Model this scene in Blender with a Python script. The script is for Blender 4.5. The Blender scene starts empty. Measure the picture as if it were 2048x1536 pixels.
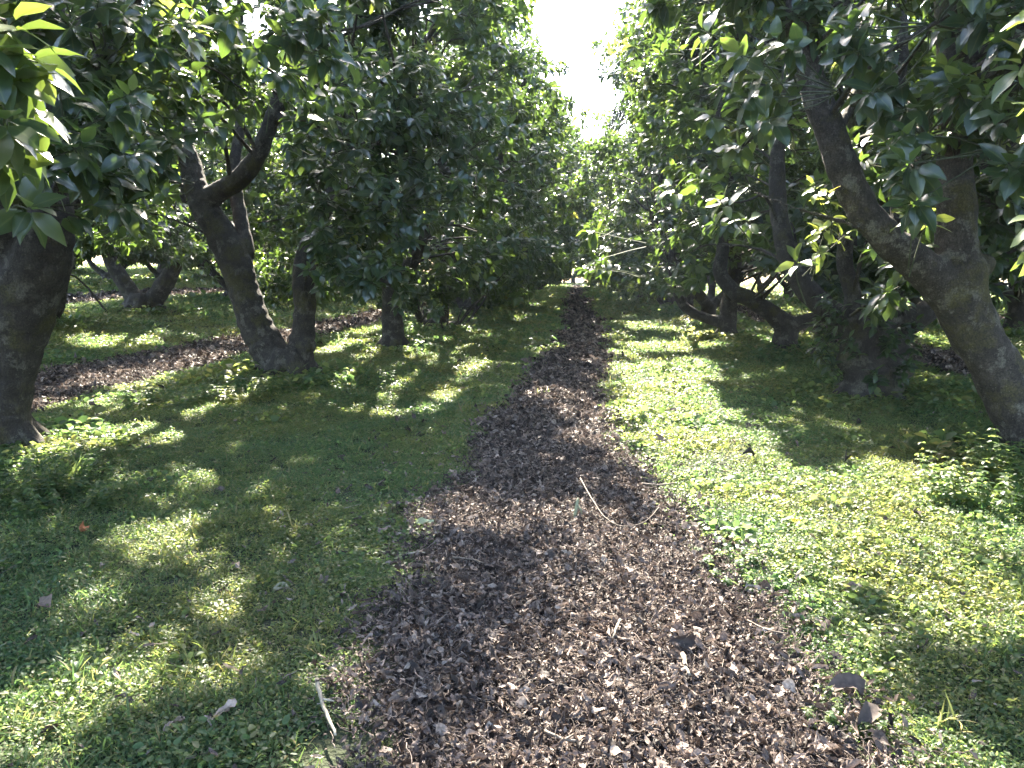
import bpy, math
import numpy as np
from mathutils import Matrix, Vector, Euler

# ------------------------------------------------------------------ camera, world, sun, exposure
SC = bpy.context.scene
COL = SC.collection
FPX = 1538.0                       # focal length for a 2048 px wide frame
PITCH, YAW, EYE = math.radians(8.25), math.radians(4.7), 1.6
cam_data = bpy.data.cameras.new("camera")
cam = bpy.data.objects.new("camera", cam_data)
COL.objects.link(cam)
cam.location = (0, 0, EYE)
cam.rotation_euler = (math.pi / 2 - PITCH, 0, YAW)
cam_data.sensor_width = 36
cam_data.lens = 36 * FPX / 2048
cam_data.clip_start, cam_data.clip_end = 0.05, 2000
SC.camera = cam

SUN_EL, SUN_LEFT = math.radians(43), math.radians(11)
world = bpy.data.worlds.new("World")
SC.world = world
world.use_nodes = True
wn = world.node_tree.nodes
sky = wn.new("ShaderNodeTexSky")
sky.sky_type = 'NISHITA'
sky.sun_disc = False
sky.sun_elevation = SUN_EL
sky.sun_rotation = -SUN_LEFT
sky.air_density, sky.dust_density, sky.ozone_density = 1.0, 2.0, 1.0
wn["Background"].inputs["Strength"].default_value = 0.12
world.node_tree.links.new(sky.outputs[0], wn["Background"].inputs["Color"])
sd = bpy.data.lights.new("sun", 'SUN')
sun = bpy.data.objects.new("sun", sd)
COL.objects.link(sun)
sd.energy, sd.angle, sd.color = 5.0, math.radians(0.53), (1.0, 0.91, 0.76)
sdir = Vector((-math.sin(SUN_LEFT) * math.cos(SUN_EL), math.cos(SUN_LEFT) * math.cos(SUN_EL), math.sin(SUN_EL)))
sun.rotation_euler = sdir.to_track_quat('Z', 'Y').to_euler()
SC.view_settings.view_transform = 'Standard'
SC.view_settings.look = 'None'
SC.view_settings.exposure = 3.3
SC.view_settings.gamma = 1
SC.render.engine = 'CYCLES'
SC.cycles.max_bounces = 7
SC.cycles.diffuse_bounces = 4
SC.cycles.glossy_bounces = 2
SC.cycles.transmission_bounces = 4
SC.cycles.sample_clamp_indirect = 6

# ------------------------------------------------------------------ helpers
RM = np.array(cam.rotation_euler.to_matrix())


def P(px, py, Y):
    """the point at world depth Y seen at photo pixel (px, py)"""
    d = RM @ np.array([(px - 1024) / FPX, -(py - 768) / FPX, -1.0])
    return np.array([0, 0, EYE]) + d * (Y / d[1])


def project(p):
    q = (np.asarray(p) - np.array([0, 0, EYE])) @ RM
    z = np.where(-q[:, 2] < 1e-3, 1e-3, -q[:, 2])
    px, py = 1024 + FPX * q[:, 0] / z, 768 - FPX * q[:, 1] / z
    return np.where(-q[:, 2] < 0.05, -9999, px), py


def inside(px, py, poly):
    r = np.zeros(len(px), bool)
    n = len(poly)
    for i in range(n):
        x0, y0 = poly[i]
        x1, y1 = poly[(i + 1) % n]
        c = ((y0 > py) != (y1 > py)) & (px < (x1 - x0) * (py - y0) / ((y1 - y0) or 1e-9) + x0)
        r ^= c
    return r


def unit(v):
    return v / np.maximum(np.linalg.norm(v, axis=-1, keepdims=True), 1e-9)


def vnoise(p, seed=0):
    """cheap smooth pseudo-noise from sines, about -1..1, p is (...,3)"""
    r = np.random.default_rng(seed)
    out = 0
    for k in range(5):
        w = r.normal(size=3) * (1 + 0.5 * k)
        out = out + np.sin(p @ w + r.uniform(0, 6.28)) / (1 + 0.4 * k)
    return out / 2.6


TREES_AT = []          # (x, y, mound height)


def gh(x, y):
    x = np.asarray(x, float)
    y = np.asarray(y, float)
    l = np.clip((-x - 6.9) / 4.6, 0, 40)
    h = 0.5 * np.where(l < 1, l * l * (3 - 2 * l), 1 + (l - 1) * 0.62)
    h = np.minimum(h, 2.0)
    q = np.stack([x, y, 0 * x], -1)
    h = h + 0.022 * vnoise(q * 0.9, 3) + 0.012 * vnoise(q * 2.4, 4) + 0.03 * vnoise(q * 0.35, 8)
    for tx, ty, m in TREES_AT:
        d2 = ((x - tx) / 1.25) ** 2 + ((y - ty) / 1.25) ** 2
        h = h + m * np.exp(-d2)
    return h


class MB:
    """collects triangles and builds ONE mesh object"""

    def __init__(self):
        self.v, self.f, self.m, self.c, self.n = [], [], [], [], 0

    def add(self, v, f, mat=0, col=None):
        v = np.asarray(v, np.float32).reshape(-1, 3)
        f = np.asarray(f, np.int32).reshape(-1, 3)
        self.v.append(v)
        self.f.append(f + self.n)
        self.m.append(np.full(len(f), mat, np.int32))
        if col is None:
            col = np.zeros((len(v), 4), np.float32)
        self.c.append(np.asarray(col, np.float32))
        self.n += len(v)

    def mesh(self, name, mats, smooth=True):
        me = bpy.data.meshes.new(name)
        if not self.v:
            return me
        v, f, m, c = map(np.concatenate, (self.v, self.f, self.m, self.c))
        me.vertices.add(len(v))
        me.vertices.foreach_set("co", v.ravel())
        me.loops.add(len(f) * 3)
        me.loops.foreach_set("vertex_index", f.ravel())
        me.polygons.add(len(f))
        me.polygons.foreach_set("loop_start", np.arange(0, len(f) * 3, 3, dtype=np.int32))
        me.polygons.foreach_set("material_index", m)
        me.polygons.foreach_set("use_smooth", np.full(len(f), smooth, bool))
        a = me.attributes.new("leaf", 'FLOAT_COLOR', 'POINT')
        a.data.foreach_set("color", c.ravel())
        for x in mats:
            me.materials.append(x)
        me.update(calc_edges=True)
        return me


def link(name, me, parent=None, loc=None):
    o = bpy.data.objects.new(name, me)
    COL.objects.link(o)
    if parent is not None:
        o.parent = parent
    if loc is not None:
        o.location = loc
    return o


def tag(o, label=None, cat=None, group=None, kind=None):
    for k, val in (("label", label), ("category", cat), ("group", group), ("kind", kind)):
        if val:
            o[k] = val
    return o


def tube(mb, pts, rad, sides=8, mat=0, wob=0.0, rng=None, cap=True, col=None):
    pts = np.asarray(pts, float)
    rad = np.asarray(rad, float)
    n = len(pts)
    t = unit(np.gradient(pts, axis=0))
    ref = np.array([0.31, 0.2, 0.93]) if abs(t[0] @ np.array([0.31, 0.2, 0.93])) < 0.9 else np.array([1.0, 0, 0])
    a = ref - (ref @ t[0]) * t[0]
    A = []
    for i in range(n):
        a = a - (a @ t[i]) * t[i]
        a = a / max(np.linalg.norm(a), 1e-9)
        A.append(a)
    A = np.array(A)
    B = np.cross(t, A)
    ang = np.linspace(0, 2 * math.pi, sides, endpoint=False)
    rr = np.repeat(rad[:, None], sides, 1)
    if wob and rng is not None:
        rr = rr * (1 + wob * rng.normal(size=rr.shape))
    v = pts[:, None] + rr[..., None] * (np.cos(ang)[None, :, None] * A[:, None] + np.sin(ang)[None, :, None] * B[:, None])
    v = v.reshape(-1, 3)
    i, j = np.meshgrid(np.arange(n - 1), np.arange(sides), indexing='ij')
    a0 = (i * sides + j).ravel()
    a1 = (i * sides + (j + 1) % sides).ravel()
    b0, b1 = a0 + sides, a1 + sides
    f = np.concatenate([np.stack([a0, a1, b1], 1), np.stack([a0, b1, b0], 1)])
    if cap:
        v = np.concatenate([v, pts[:1], pts[-1:]])
        k = np.arange(sides)
        k1 = (k + 1) % sides
        c0, c1 = n * sides, n * sides + 1
        o = (n - 1) * sides
        f = np.concatenate([f, np.stack([k1, k, k * 0 + c0], 1), np.stack([o + k, o + k1, k * 0 + c1], 1)])
    cc = None if col is None else np.tile(np.asarray(col, np.float32), (len(v), 1))
    mb.add(v, f, mat, cc)


def spline(pts, n):
    """Catmull-Rom through pts (any width), n samples a segment"""
    p = np.asarray(pts, float)
    p = np.concatenate([2 * p[:1] - p[1:2], p, 2 * p[-1:] - p[-2:-1]])
    out = []
    for i in range(1, len(p) - 2):
        for t in np.linspace(0, 1, n, endpoint=False):
            a, b, c, d = p[i - 1], p[i], p[i + 1], p[i + 2]
            out.append(0.5 * (2 * b + (c - a) * t + (2 * a - 5 * b + 4 * c - d) * t * t + (3 * b - a - 3 * c + d) * t ** 3))
    out.append(p[-2])
    return np.array(out)


# ------------------------------------------------------------------ materials
def new_mat(name):
    m = bpy.data.materials.new(name)
    m.use_nodes = True
    nt = m.node_tree
    nt.nodes.clear()
    out = nt.nodes.new("ShaderNodeOutputMaterial")
    return m, nt, out


def N(nt, kind, **kw):
    n = nt.nodes.new(kind)
    for k, v in kw.items():
        if k.startswith("i_"):
            n.inputs[k[2:].replace("_", " ")].default_value = v
        else:
            setattr(n, k, v)
    return n


def ramp(nt, src, stops, interp='LINEAR'):
    r = nt.nodes.new("ShaderNodeValToRGB")
    r.color_ramp.interpolation = interp
    e = r.color_ramp.elements
    while len(e) < len(stops):
        e.new(0.5)
    for k, (pos, c) in enumerate(stops):
        e[k].position = pos
        e[k].color = (*c, 1) if len(c) == 3 else c
    nt.links.new(src, r.inputs[0])
    return r.outputs[0]


def mix(nt, fac, a, b, mode='MIX'):
    n = nt.nodes.new("ShaderNodeMix")
    n.data_type = 'RGBA'
    n.blend_type = mode
    for s, v in ((n.inputs[0], fac), (n.inputs[6], a), (n.inputs[7], b)):
        if hasattr(v, "is_linked") or hasattr(v, "links"):
            nt.links.new(v, s)
        elif isinstance(v, (int, float)):
            s.default_value = v
        else:
            s.default_value = (*v, 1)
    return n.outputs[2]


def leaf_material(name, refl, trans, flush_r, flush_t, rough=0.34, tmix=0.42, rib=True, patch=None, instanced=False, spec=0.5):
    m, nt, out = new_mat(name)
    L = nt.links.new
    at = N(nt, "ShaderNodeAttribute", attribute_name="leaf")
    sep = N(nt, "ShaderNodeSeparateColor")
    L(at.outputs["Color"], sep.inputs[0])
    rnd = sep.outputs[0]
    c1 = ramp(nt, rnd, refl)
    c2 = ramp(nt, rnd, trans)
    if patch:
        geo = N(nt, "ShaderNodeNewGeometry")
        nz = N(nt, "ShaderNodeTexNoise")
        nz.inputs["Scale"].default_value = patch[0]
        nz.inputs["Detail"].default_value = 3
        L(geo.outputs["Position"], nz.inputs["Vector"])
        f = ramp(nt, nz.outputs[0], [(0.42, (0, 0, 0)), (0.62, (1, 1, 1))])
        c1 = mix(nt, f, c1, mix(nt, 1.0, c1, patch[1], 'MULTIPLY'))
        c2 = mix(nt, f, c2, mix(nt, 1.0, c2, patch[1], 'MULTIPLY'))
    c1 = mix(nt, sep.outputs[1], c1, ramp(nt, rnd, flush_r))
    c2 = mix(nt, sep.outputs[1], c2, ramp(nt, rnd, flush_t))
    if rib:
        rf = ramp(nt, sep.outputs[2], [(0.86, (0, 0, 0)), (0.97, (1, 1, 1))])
        mm = N(nt, "ShaderNodeMath", operation='MULTIPLY')
        L(rf, mm.inputs[0])
        mm.inputs[1].default_value = 0.55
        c1 = mix(nt, mm.outputs[0], c1, (0.16, 0.20, 0.07))
        c2 = mix(nt, mm.outputs[0], c2, (0.10, 0.13, 0.02))
    geo2 = N(nt, "ShaderNodeNewGeometry")
    c1 = mix(nt, geo2.outputs["Backfacing"], c1, mix(nt, 0.5, c1, (0.11, 0.15, 0.07)))
    b = N(nt, "ShaderNodeBsdfPrincipled")
    L(c1, b.inputs["Base Color"])
    b.inputs["Roughness"].default_value = rough
    b.inputs["Specular IOR Level"].default_value = spec
    t = N(nt, "ShaderNodeBsdfTranslucent")
    L(c2, t.inputs["Color"])
    mx = N(nt, "ShaderNodeMixShader")
    mx.inputs[0].default_value = tmix
    L(b.outputs[0], mx.inputs[1])
    L(t.outputs[0], mx.inputs[2])
    L(mx.outputs[0], out.inputs[0])
    return m


M_LEAF = leaf_material(
    "avocado_leaf",
    [(0, (0.016, 0.032, 0.019)), (0.5, (0.025, 0.047, 0.024)), (1, (0.045, 0.070, 0.028))],
    [(0, (0.07, 0.14, 0.025)), (0.6, (0.15, 0.25, 0.04)), (1, (0.34, 0.46, 0.07))],
    [(0, (0.12, 0.18, 0.05)), (0.65, (0.17, 0.22, 0.06)), (1, (0.30, 0.19, 0.06))],
    [(0, (0.46, 0.62, 0.09)), (0.65, (0.58, 0.66, 0.11)), (1, (0.76, 0.50, 0.10))], rough=0.29, tmix=0.33, spec=0.8)

M_COVER = leaf_material(
    "ground_cover_leaf",
    [(0, (0.026, 0.060, 0.030)), (0.5, (0.045, 0.088, 0.040)), (1, (0.085, 0.120, 0.055))],
    [(0, (0.14, 0.30, 0.08)), (0.6, (0.25, 0.39, 0.11)), (1, (0.48, 0.54, 0.17))],
    [(0, (0.16, 0.15, 0.07)), (1, (0.22, 0.17, 0.09))],
    [(0, (0.45, 0.42, 0.16)), (1, (0.5, 0.38, 0.18))], rough=0.45, tmix=0.45, rib=False,
    patch=(0.8, (1.35, 1.02, 0.85)), spec=0.38)


def bark_material(k=1.3, name="avocado_bark"):
    m, nt, out = new_mat(name)
    L = nt.links.new
    geo = N(nt, "ShaderNodeTexCoord")
    def noise(scale, detail=4, rough=0.6):
        n = N(nt, "ShaderNodeTexNoise")
        n.inputs["Scale"].default_value = scale
        n.inputs["Detail"].default_value = detail
        n.inputs["Roughness"].default_value = rough
        L(geo.outputs["Object"], n.inputs["Vector"])
        return n.outputs[0]
    base = ramp(nt, noise(9, 6), [(0.3, (0.020, 0.016, 0.014)), (0.52, (0.036, 0.029, 0.025)), (0.72, (0.065, 0.055, 0.047))])
    lich = ramp(nt, noise(5.5, 5, 0.7), [(0.54, (0, 0, 0)), (0.60, (1, 1, 1))])
    c = mix(nt, lich, base, (0.085, 0.077, 0.064))
    moss = ramp(nt, noise(2.3, 5, 0.7), [(0.52, (0, 0, 0)), (0.64, (0.8, 0.8, 0.8))])
    c = mix(nt, moss, c, (0.050, 0.044, 0.012))
    spots = N(nt, "ShaderNodeTexVoronoi")
    spots.inputs["Scale"].default_value = 34
    L(geo.outputs["Object"], spots.inputs["Vector"])
    sp = ramp(nt, spots.outputs["Distance"], [(0.10, (1, 1, 1)), (0.17, (0, 0, 0))])
    c = mix(nt, mix(nt, 1.0, sp, (0.5, 0.5, 0.5), 'MULTIPLY'), c, (0.12, 0.11, 0.09))
    mp0 = N(nt, "ShaderNodeMapping")
    mp0.inputs["Scale"].default_value = (42, 42, 11)
    dn = N(nt, "ShaderNodeTexNoise")
    dn.inputs["Scale"].default_value = 6
    dn.inputs["Detail"].default_value = 4
    L(geo.outputs["Object"], dn.inputs["Vector"])
    wv = N(nt, "ShaderNodeVectorMath", operation='MULTIPLY_ADD')
    L(dn.outputs["Color"], wv.inputs[0])
    wv.inputs[1].default_value = (0.16, 0.16, 0.16)
    L(geo.outputs["Object"], wv.inputs[2])
    L(wv.outputs[0], mp0.inputs["Vector"])
    vc = N(nt, "ShaderNodeTexVoronoi", feature='DISTANCE_TO_EDGE')
    vc.inputs["Scale"].default_value = 1.0
    L(mp0.outputs[0], vc.inputs["Vector"])
    crack = ramp(nt, vc.outputs["Distance"], [(0.0, (0, 0, 0)), (0.10, (1, 1, 1))])
    fine = ramp(nt, noise(70, 5, 0.7), [(0.35, (0.6, 0.6, 0.6)), (0.65, (1.35, 1.35, 1.35))])
    c = mix(nt, 1.0, c, fine, 'MULTIPLY')
    c = mix(nt, 1.0, c, mix(nt, 0.4, (1, 1, 1), crack), 'MULTIPLY')
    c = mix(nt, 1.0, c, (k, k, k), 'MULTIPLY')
    b = N(nt, "ShaderNodeBsdfPrincipled")
    L(c, b.inputs["Base Color"])
    b.inputs["Roughness"].default_value = 0.85
    mp = N(nt, "ShaderNodeMapping")
    mp.inputs["Scale"].default_value = (16, 16, 6)
    L(geo.outputs["Object"], mp.inputs["Vector"])
    n2 = N(nt, "ShaderNodeTexNoise")
    n2.inputs["Scale"].default_value = 2.0
    n2.inputs["Detail"].default_value = 9
    n2.inputs["Roughness"].default_value = 0.68
    L(mp.outputs[0], n2.inputs["Vector"])
    bp = N(nt, "ShaderNodeBump")
    bp.inputs["Strength"].default_value = 0.9
    bp.inputs["Distance"].default_value = 0.025
    hs = N(nt, "ShaderNodeMath", operation='MULTIPLY_ADD')
    L(crack, hs.inputs[0])
    hs.inputs[1].default_value = 0.14
    L(n2.outputs[0], hs.inputs[2])
    L(hs.outputs[0], bp.inputs["Height"])
    L(bp.outputs[0], b.inputs["Normal"])
    L(b.outputs[0], out.inputs[0])
    return m


M_BARK = bark_material()
M_BARK_SKYLIT = bark_material(1.9, "skylit_bark")  # same bark, colour brightened to hold sky light from the open lane


def twig_material(name, col, rough=0.7):
    m, nt, out = new_mat(name)
    tc = N(nt, "ShaderNodeTexCoord")
    n = N(nt, "ShaderNodeTexNoise")
    n.inputs["Scale"].default_value = 40
    n.inputs["Detail"].default_value = 4
    nt.links.new(tc.outputs["Object"], n.inputs["Vector"])
    c = ramp(nt, n.outputs[0], [(0.3, tuple(0.6 * x for x in col)), (0.7, tuple(1.3 * x for x in col))])
    b = N(nt, "ShaderNodeBsdfPrincipled")
    nt.links.new(c, b.inputs["Base Color"])
    b.inputs["Roughness"].default_value = rough
    bp = N(nt, "ShaderNodeBump")
    bp.inputs["Strength"].default_value = 0.5
    bp.inputs["Distance"].default_value = 0.004
    nt.links.new(n.outputs[0], bp.inputs["Height"])
    nt.links.new(bp.outputs[0], b.inputs["Normal"])
    nt.links.new(b.outputs[0], out.inputs[0])
    return m


M_TWIG = twig_material("green_twig", (0.06, 0.07, 0.035))
M_STICK = twig_material("dry_stick", (0.13, 0.10, 0.075))
M_PALE = twig_material("pale_dry_wood", (0.26, 0.225, 0.17))


def litter_material():
    m, nt, out = new_mat("dry_leaf")
    L = nt.links.new
    at = N(nt, "ShaderNodeObjectInfo")
    c = ramp(nt, at.outputs["Random"], [(0, (0.022, 0.017, 0.015)), (0.35, (0.068, 0.051, 0.044)),
                                        (0.65, (0.155, 0.116, 0.098)), (0.87, (0.28, 0.215, 0.178)), (1, (0.34, 0.275, 0.23))])
    tc = N(nt, "ShaderNodeTexCoord")
    n = N(nt, "ShaderNodeTexNoise")
    n.inputs["Scale"].default_value = 45
    n.inputs["Detail"].default_value = 3
    L(tc.outputs["Object"], n.inputs["Vector"])
    sp = ramp(nt, n.outputs[0], [(0.35, (0.55, 0.55, 0.55)), (0.65, (1.15, 1.15, 1.15))])
    c = mix(nt, 1.0, c, sp, 'MULTIPLY')
    b = N(nt, "ShaderNodeBsdfPrincipled")
    L(c, b.inputs["Base Color"])
    b.inputs["Roughness"].default_value = 0.62
    b.inputs["Specular IOR Level"].default_value = 0.25
    t = N(nt, "ShaderNodeBsdfTranslucent")
    L(c, t.inputs["Color"])
    mx = N(nt, "ShaderNodeMixShader")
    mx.inputs[0].default_value = 0.12
    L(b.outputs[0], mx.inputs[1])
    L(t.outputs[0], mx.inputs[2])
    L(mx.outputs[0], out.inputs[0])
    return m


M_LITTER = litter_material()


def soil_material(name, stops, scale):
    m, nt, out = new_mat(name)
    L = nt.links.new
    geo = N(nt, "ShaderNodeNewGeometry")
    n = N(nt, "ShaderNodeTexNoise")
    n.inputs["Scale"].default_value = scale
    n.inputs["Detail"].default_value = 8
    n.inputs["Roughness"].default_value = 0.7
    L(geo.outputs["Position"], n.inputs["Vector"])
    c = ramp(nt, n.outputs[0], stops)
    v = N(nt, "ShaderNodeTexNoise")
    v.inputs["Scale"].default_value = 60
    v.inputs["Detail"].default_value = 5
    L(geo.outputs["Position"], v.inputs["Vector"])
    c = mix(nt, 1.0, c, ramp(nt, v.outputs[0], [(0.3, (0.5, 0.5, 0.5)), (0.7, (1.3, 1.3, 1.3))]), 'MULTIPLY')
    b = N(nt, "ShaderNodeBsdfPrincipled")
    L(c, b.inputs["Base Color"])
    b.inputs["Roughness"].default_value = 0.95
    bp = N(nt, "ShaderNodeBump")
    bp.inputs["Strength"].default_value = 1
    bp.inputs["Distance"].default_value = 0.03
    L(v.outputs[0], bp.inputs["Height"])
    L(bp.outputs[0], b.inputs["Normal"])
    L(b.outputs[0], out.inputs[0])
    return m


M_GROUND = soil_material("ground_soil", [(0.3, (0.022, 0.024, 0.012)), (0.5, (0.03, 0.042, 0.016)), (0.75, (0.05, 0.058, 0.022))], 1.6)
M_PATH = soil_material("path_mulch", [(0.3, (0.022, 0.015, 0.012)), (0.5, (0.04, 0.027, 0.021)), (0.75, (0.07, 0.05, 0.04))], 3.0)

# ------------------------------------------------------------------ leaves
LEAF_ROWS = {
    2: (np.array([0.10, 0.30, 0.55, 0.80]), np.array([0.46, 0.95, 1.0, 0.58])),
    1: (np.array([0.26, 0.68]), np.array([0.85, 0.80])),
}


def leaves(mb, base, d, up, length, rng, lod=2, width=0.52, flush=None, curl=None, tint=None, mat=0):
    """N leaf blades at base growing along d, upper side towards up"""
    n = len(base)
    if n == 0:
        return
    d = unit(d)
    s = unit(np.cross(d, up + 1e-4))
    nn = np.cross(s, d)
    roll = rng.normal(0, 0.35, n)[:, None]
    s, nn = s * np.cos(roll) + nn * np.sin(roll), nn * np.cos(roll) - s * np.sin(roll)
    L = np.asarray(length)[:, None]
    curl = rng.uniform(0.05, 0.38, n) if curl is None else curl
    fold = rng.uniform(0.05, 0.45, n)
    twist = rng.normal(0, 0.35, n)
    wid = width * rng.uniform(0.82, 1.15, n)
    tt, ww = LEAF_ROWS[lod]
    k = len(tt)
    ph = rng.uniform(0, 6.28, n)
    V = np.zeros((n, 3 * k + 2, 3))

    def pt(t, w):
        a = twist * t
        sd = s * np.cos(a)[:, None] + nn * np.sin(a)[:, None]
        h = -(curl * t * t)[:, None] * L
        e = (fold * abs(w) * wid * 0.5)[:, None] * L
        wave = (0.03 * np.sign(w) ** 2 * np.sin(9 * t + ph + w))[:, None] * L
        return base + d * L * t + sd * (0.5 * w * wid)[:, None] * L + nn * (h + e + wave)

    V[:, 0] = pt(0.0, 0.0)
    for i in range(k):
        for j, w in enumerate((-1, 0, 1)):
            V[:, 1 + 3 * i + j] = pt(tt[i], w * ww[i])
    V[:, -1] = pt(1.0, 0.0)
    F = [(0, 2, 1), (0, 3, 2)]
    for i in range(k - 1):
        a = 1 + 3 * i
        b = a + 3
        F += [(a, a + 1, b + 1), (a, b + 1, b), (a + 1, a + 2, b + 2), (a + 1, b + 2, b + 1)]
    a = 1 + 3 * (k - 1)
    F += [(a, a + 1, 3 * k + 1), (a + 1, a + 2, 3 * k + 1)]
    F = np.array(F)
    nv = 3 * k + 2
    f = (F[None] + (np.arange(n) * nv)[:, None, None]).reshape(-1, 3)
    c = np.zeros((n, nv, 4), np.float32)
    c[..., 0] = (rng.beta(2, 2, n) if tint is None else tint)[:, None]
    c[..., 1] = (np.zeros(n) if flush is None else flush)[:, None]
    rib = np.zeros(nv)
    rib[0] = rib[-1] = 1
    rib[2::3] = 1
    rib[-1] = 1
    c[..., 2] = rib
    c[..., 3] = 1
    mb.add(V.reshape(-1, 3), f, mat, c.reshape(-1, 4))


def whorls(mb, pos, axis, rng, lod=2, nleaf=(8, 12), size=(0.12, 0.205), flush=None, droop=0.42):
    """tufts of drooping leaves round the twig tips pos"""
    n = len(pos)
    cnt = rng.integers(nleaf[0], nleaf[1] + 1, n)
    idx = np.repeat(np.arange(n), cnt)
    m = len(idx)
    k = np.concatenate([np.arange(c) for c in cnt]) if n else np.zeros(0)
    frac = k / np.repeat(cnt, cnt)
    ax = unit(axis)[idx]
    ref = np.where(np.abs(ax[:, 2:3]) < 0.9, np.array([[0, 0, 1.0]]), np.array([[1.0, 0, 0]]))
    a = unit(np.cross(ax, ref))
    b = np.cross(ax, a)
    phi = k * 2.39996 + rng.uniform(0, 6.28, n)[idx] + rng.normal(0, 0.25, m)
    th = 0.55 + 1.05 * frac + rng.normal(0, 0.16, m)
    rad = a * np.cos(phi)[:, None] + b * np.sin(phi)[:, None]
    d = ax * np.cos(th)[:, None] + rad * np.sin(th)[:, None]
    d[:, 2] -= droop * rng.uniform(0.5, 1.5, m)
    d = unit(d)
    sz = rng.uniform(size[0], size[1], m) * (0.75 + 0.35 * frac)
    base = pos[idx] - ax * (0.10 * frac)[:, None] + d * 0.018
    up = ax * 0.7 + np.array([0, 0, 0.9]) + rad * 0.15
    fl = None if flush is None else np.clip(flush[idx] * (1.25 - 0.75 * frac), 0, 1)
    tint = np.clip(rng.beta(2.2, 2.2, m) * 0.75 + 0.25 * rng.random(n)[idx], 0, 1)
    leaves(mb, base, d, up, sz, rng, lod, flush=fl, tint=tint)


def make_crown(boughs, limbs, rng, lod=2, per=22, reject=None, flush_p=0.02, size=(0.12, 0.205), nleaf=(8, 12), twigs=True):
    """boughs: rows (x, y, z, r, ox, oy, oz) with an outward direction; limbs: sample points of the limbs"""
    mb = MB()
    W, AX, C = [], [], []
    for bx, by, bz, r, ox, oy, oz in boughs:
        n = max(3, int(per * (r / 0.62) ** 2 * rng.uniform(0.75, 1.25)))
        q = unit(rng.normal(size=(n, 3))) * (rng.uniform(0.25, 1, (n, 1)) ** 0.6) * r
        q[:, 2] *= 0.72
        o = np.array([ox, oy, oz])
        q = q + 0.25 * r * o
        p = np.array([bx, by, bz]) + q
        ax = unit(0.75 * unit(q) + 0.7 * o + np.array([0, 0, 0.25]) + 0.25 * rng.normal(size=(n, 3)))
        W.append(p)
        AX.append(ax)
        C.append(np.tile((bx, by, bz), (n, 1)))
    W, AX, C = np.concatenate(W), np.concatenate(AX), np.concatenate(C)
    if reject is not None:
        keep = ~reject(W)
        W, AX, C = W[keep], AX[keep], C[keep]
    fl = np.where(rng.random(len(W)) < flush_p, rng.uniform(0.5, 1, len(W)), 0)
    whorls(mb, W, AX, rng, lod, flush=fl, size=size, nleaf=nleaf)
    if twigs and len(W):
        # one thin twig for every whorl, from its bough's stem
        n = len(W)
        mid = 0.5 * (W + C) - AX * 0.06 + rng.normal(0, 0.03, (n, 3))
        st = C + (W - C) * 0.12
        pts = np.stack([st, mid, W - AX * 0.02], 1)
        rr = np.array([0.0075, 0.006, 0.0035])
        ang = np.array([0, 2.094, 4.189])
        dv = unit(W - C)
        a = unit(np.cross(dv, np.array([0.3, 0.5, 0.8])))
        b = np.cross(dv, a)
        V = pts[:, :, None] + rr[None, :, None, None] * (a[:, None, None] * np.cos(ang)[None, None, :, None] + b[:, None, None] * np.sin(ang)[None, None, :, None])
        F = []
        for i in range(2):
            for j in range(3):
                q0, q1 = 3 * i + j, 3 * i + (j + 1) % 3
                F += [(q0, q1, q1 + 3), (q0, q1 + 3, q0 + 3)]
        F = np.array(F)
        f = (F[None] + (np.arange(n) * 9)[:, None, None]).reshape(-1, 3)
        mb.add(V.reshape(-1, 3), f, 1)
        # a branch for every bough, from the nearest limb
        used, many = np.unique(C, axis=0, return_counts=True)
        for c in used[many > 5]:
            if len(limbs) == 0:
                break
            dd = np.linalg.norm(limbs - c, axis=1) + 0.6 * np.maximum(limbs[:, 2] - c[2] + 0.3, 0)
            s = limbs[np.argmin(dd)]
            L = np.linalg.norm(c - s)
            if L < 0.15:
                continue
            m1 = s + (c - s) * 0.35 + np.array([0, 0, 0.10 * L]) + rng.normal(0, 0.06 * L, 3)
            m2 = s + (c - s) * 0.72 + np.array([0, 0, 0.10 * L]) + rng.normal(0, 0.05 * L, 3)
            if reject is not None:
                smp = spline([s, m1, m2, c], 3)
                if reject(smp[2:]).mean() > 0.25 or L > 3.2:
                    continue
            r0 = 0.010 + 0.008 * L
            tube(mb, spline([s, m1, m2, c], 3), np.linspace(r0, 0.006, 10), 5, 2, cap=False)
    return mb


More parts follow.
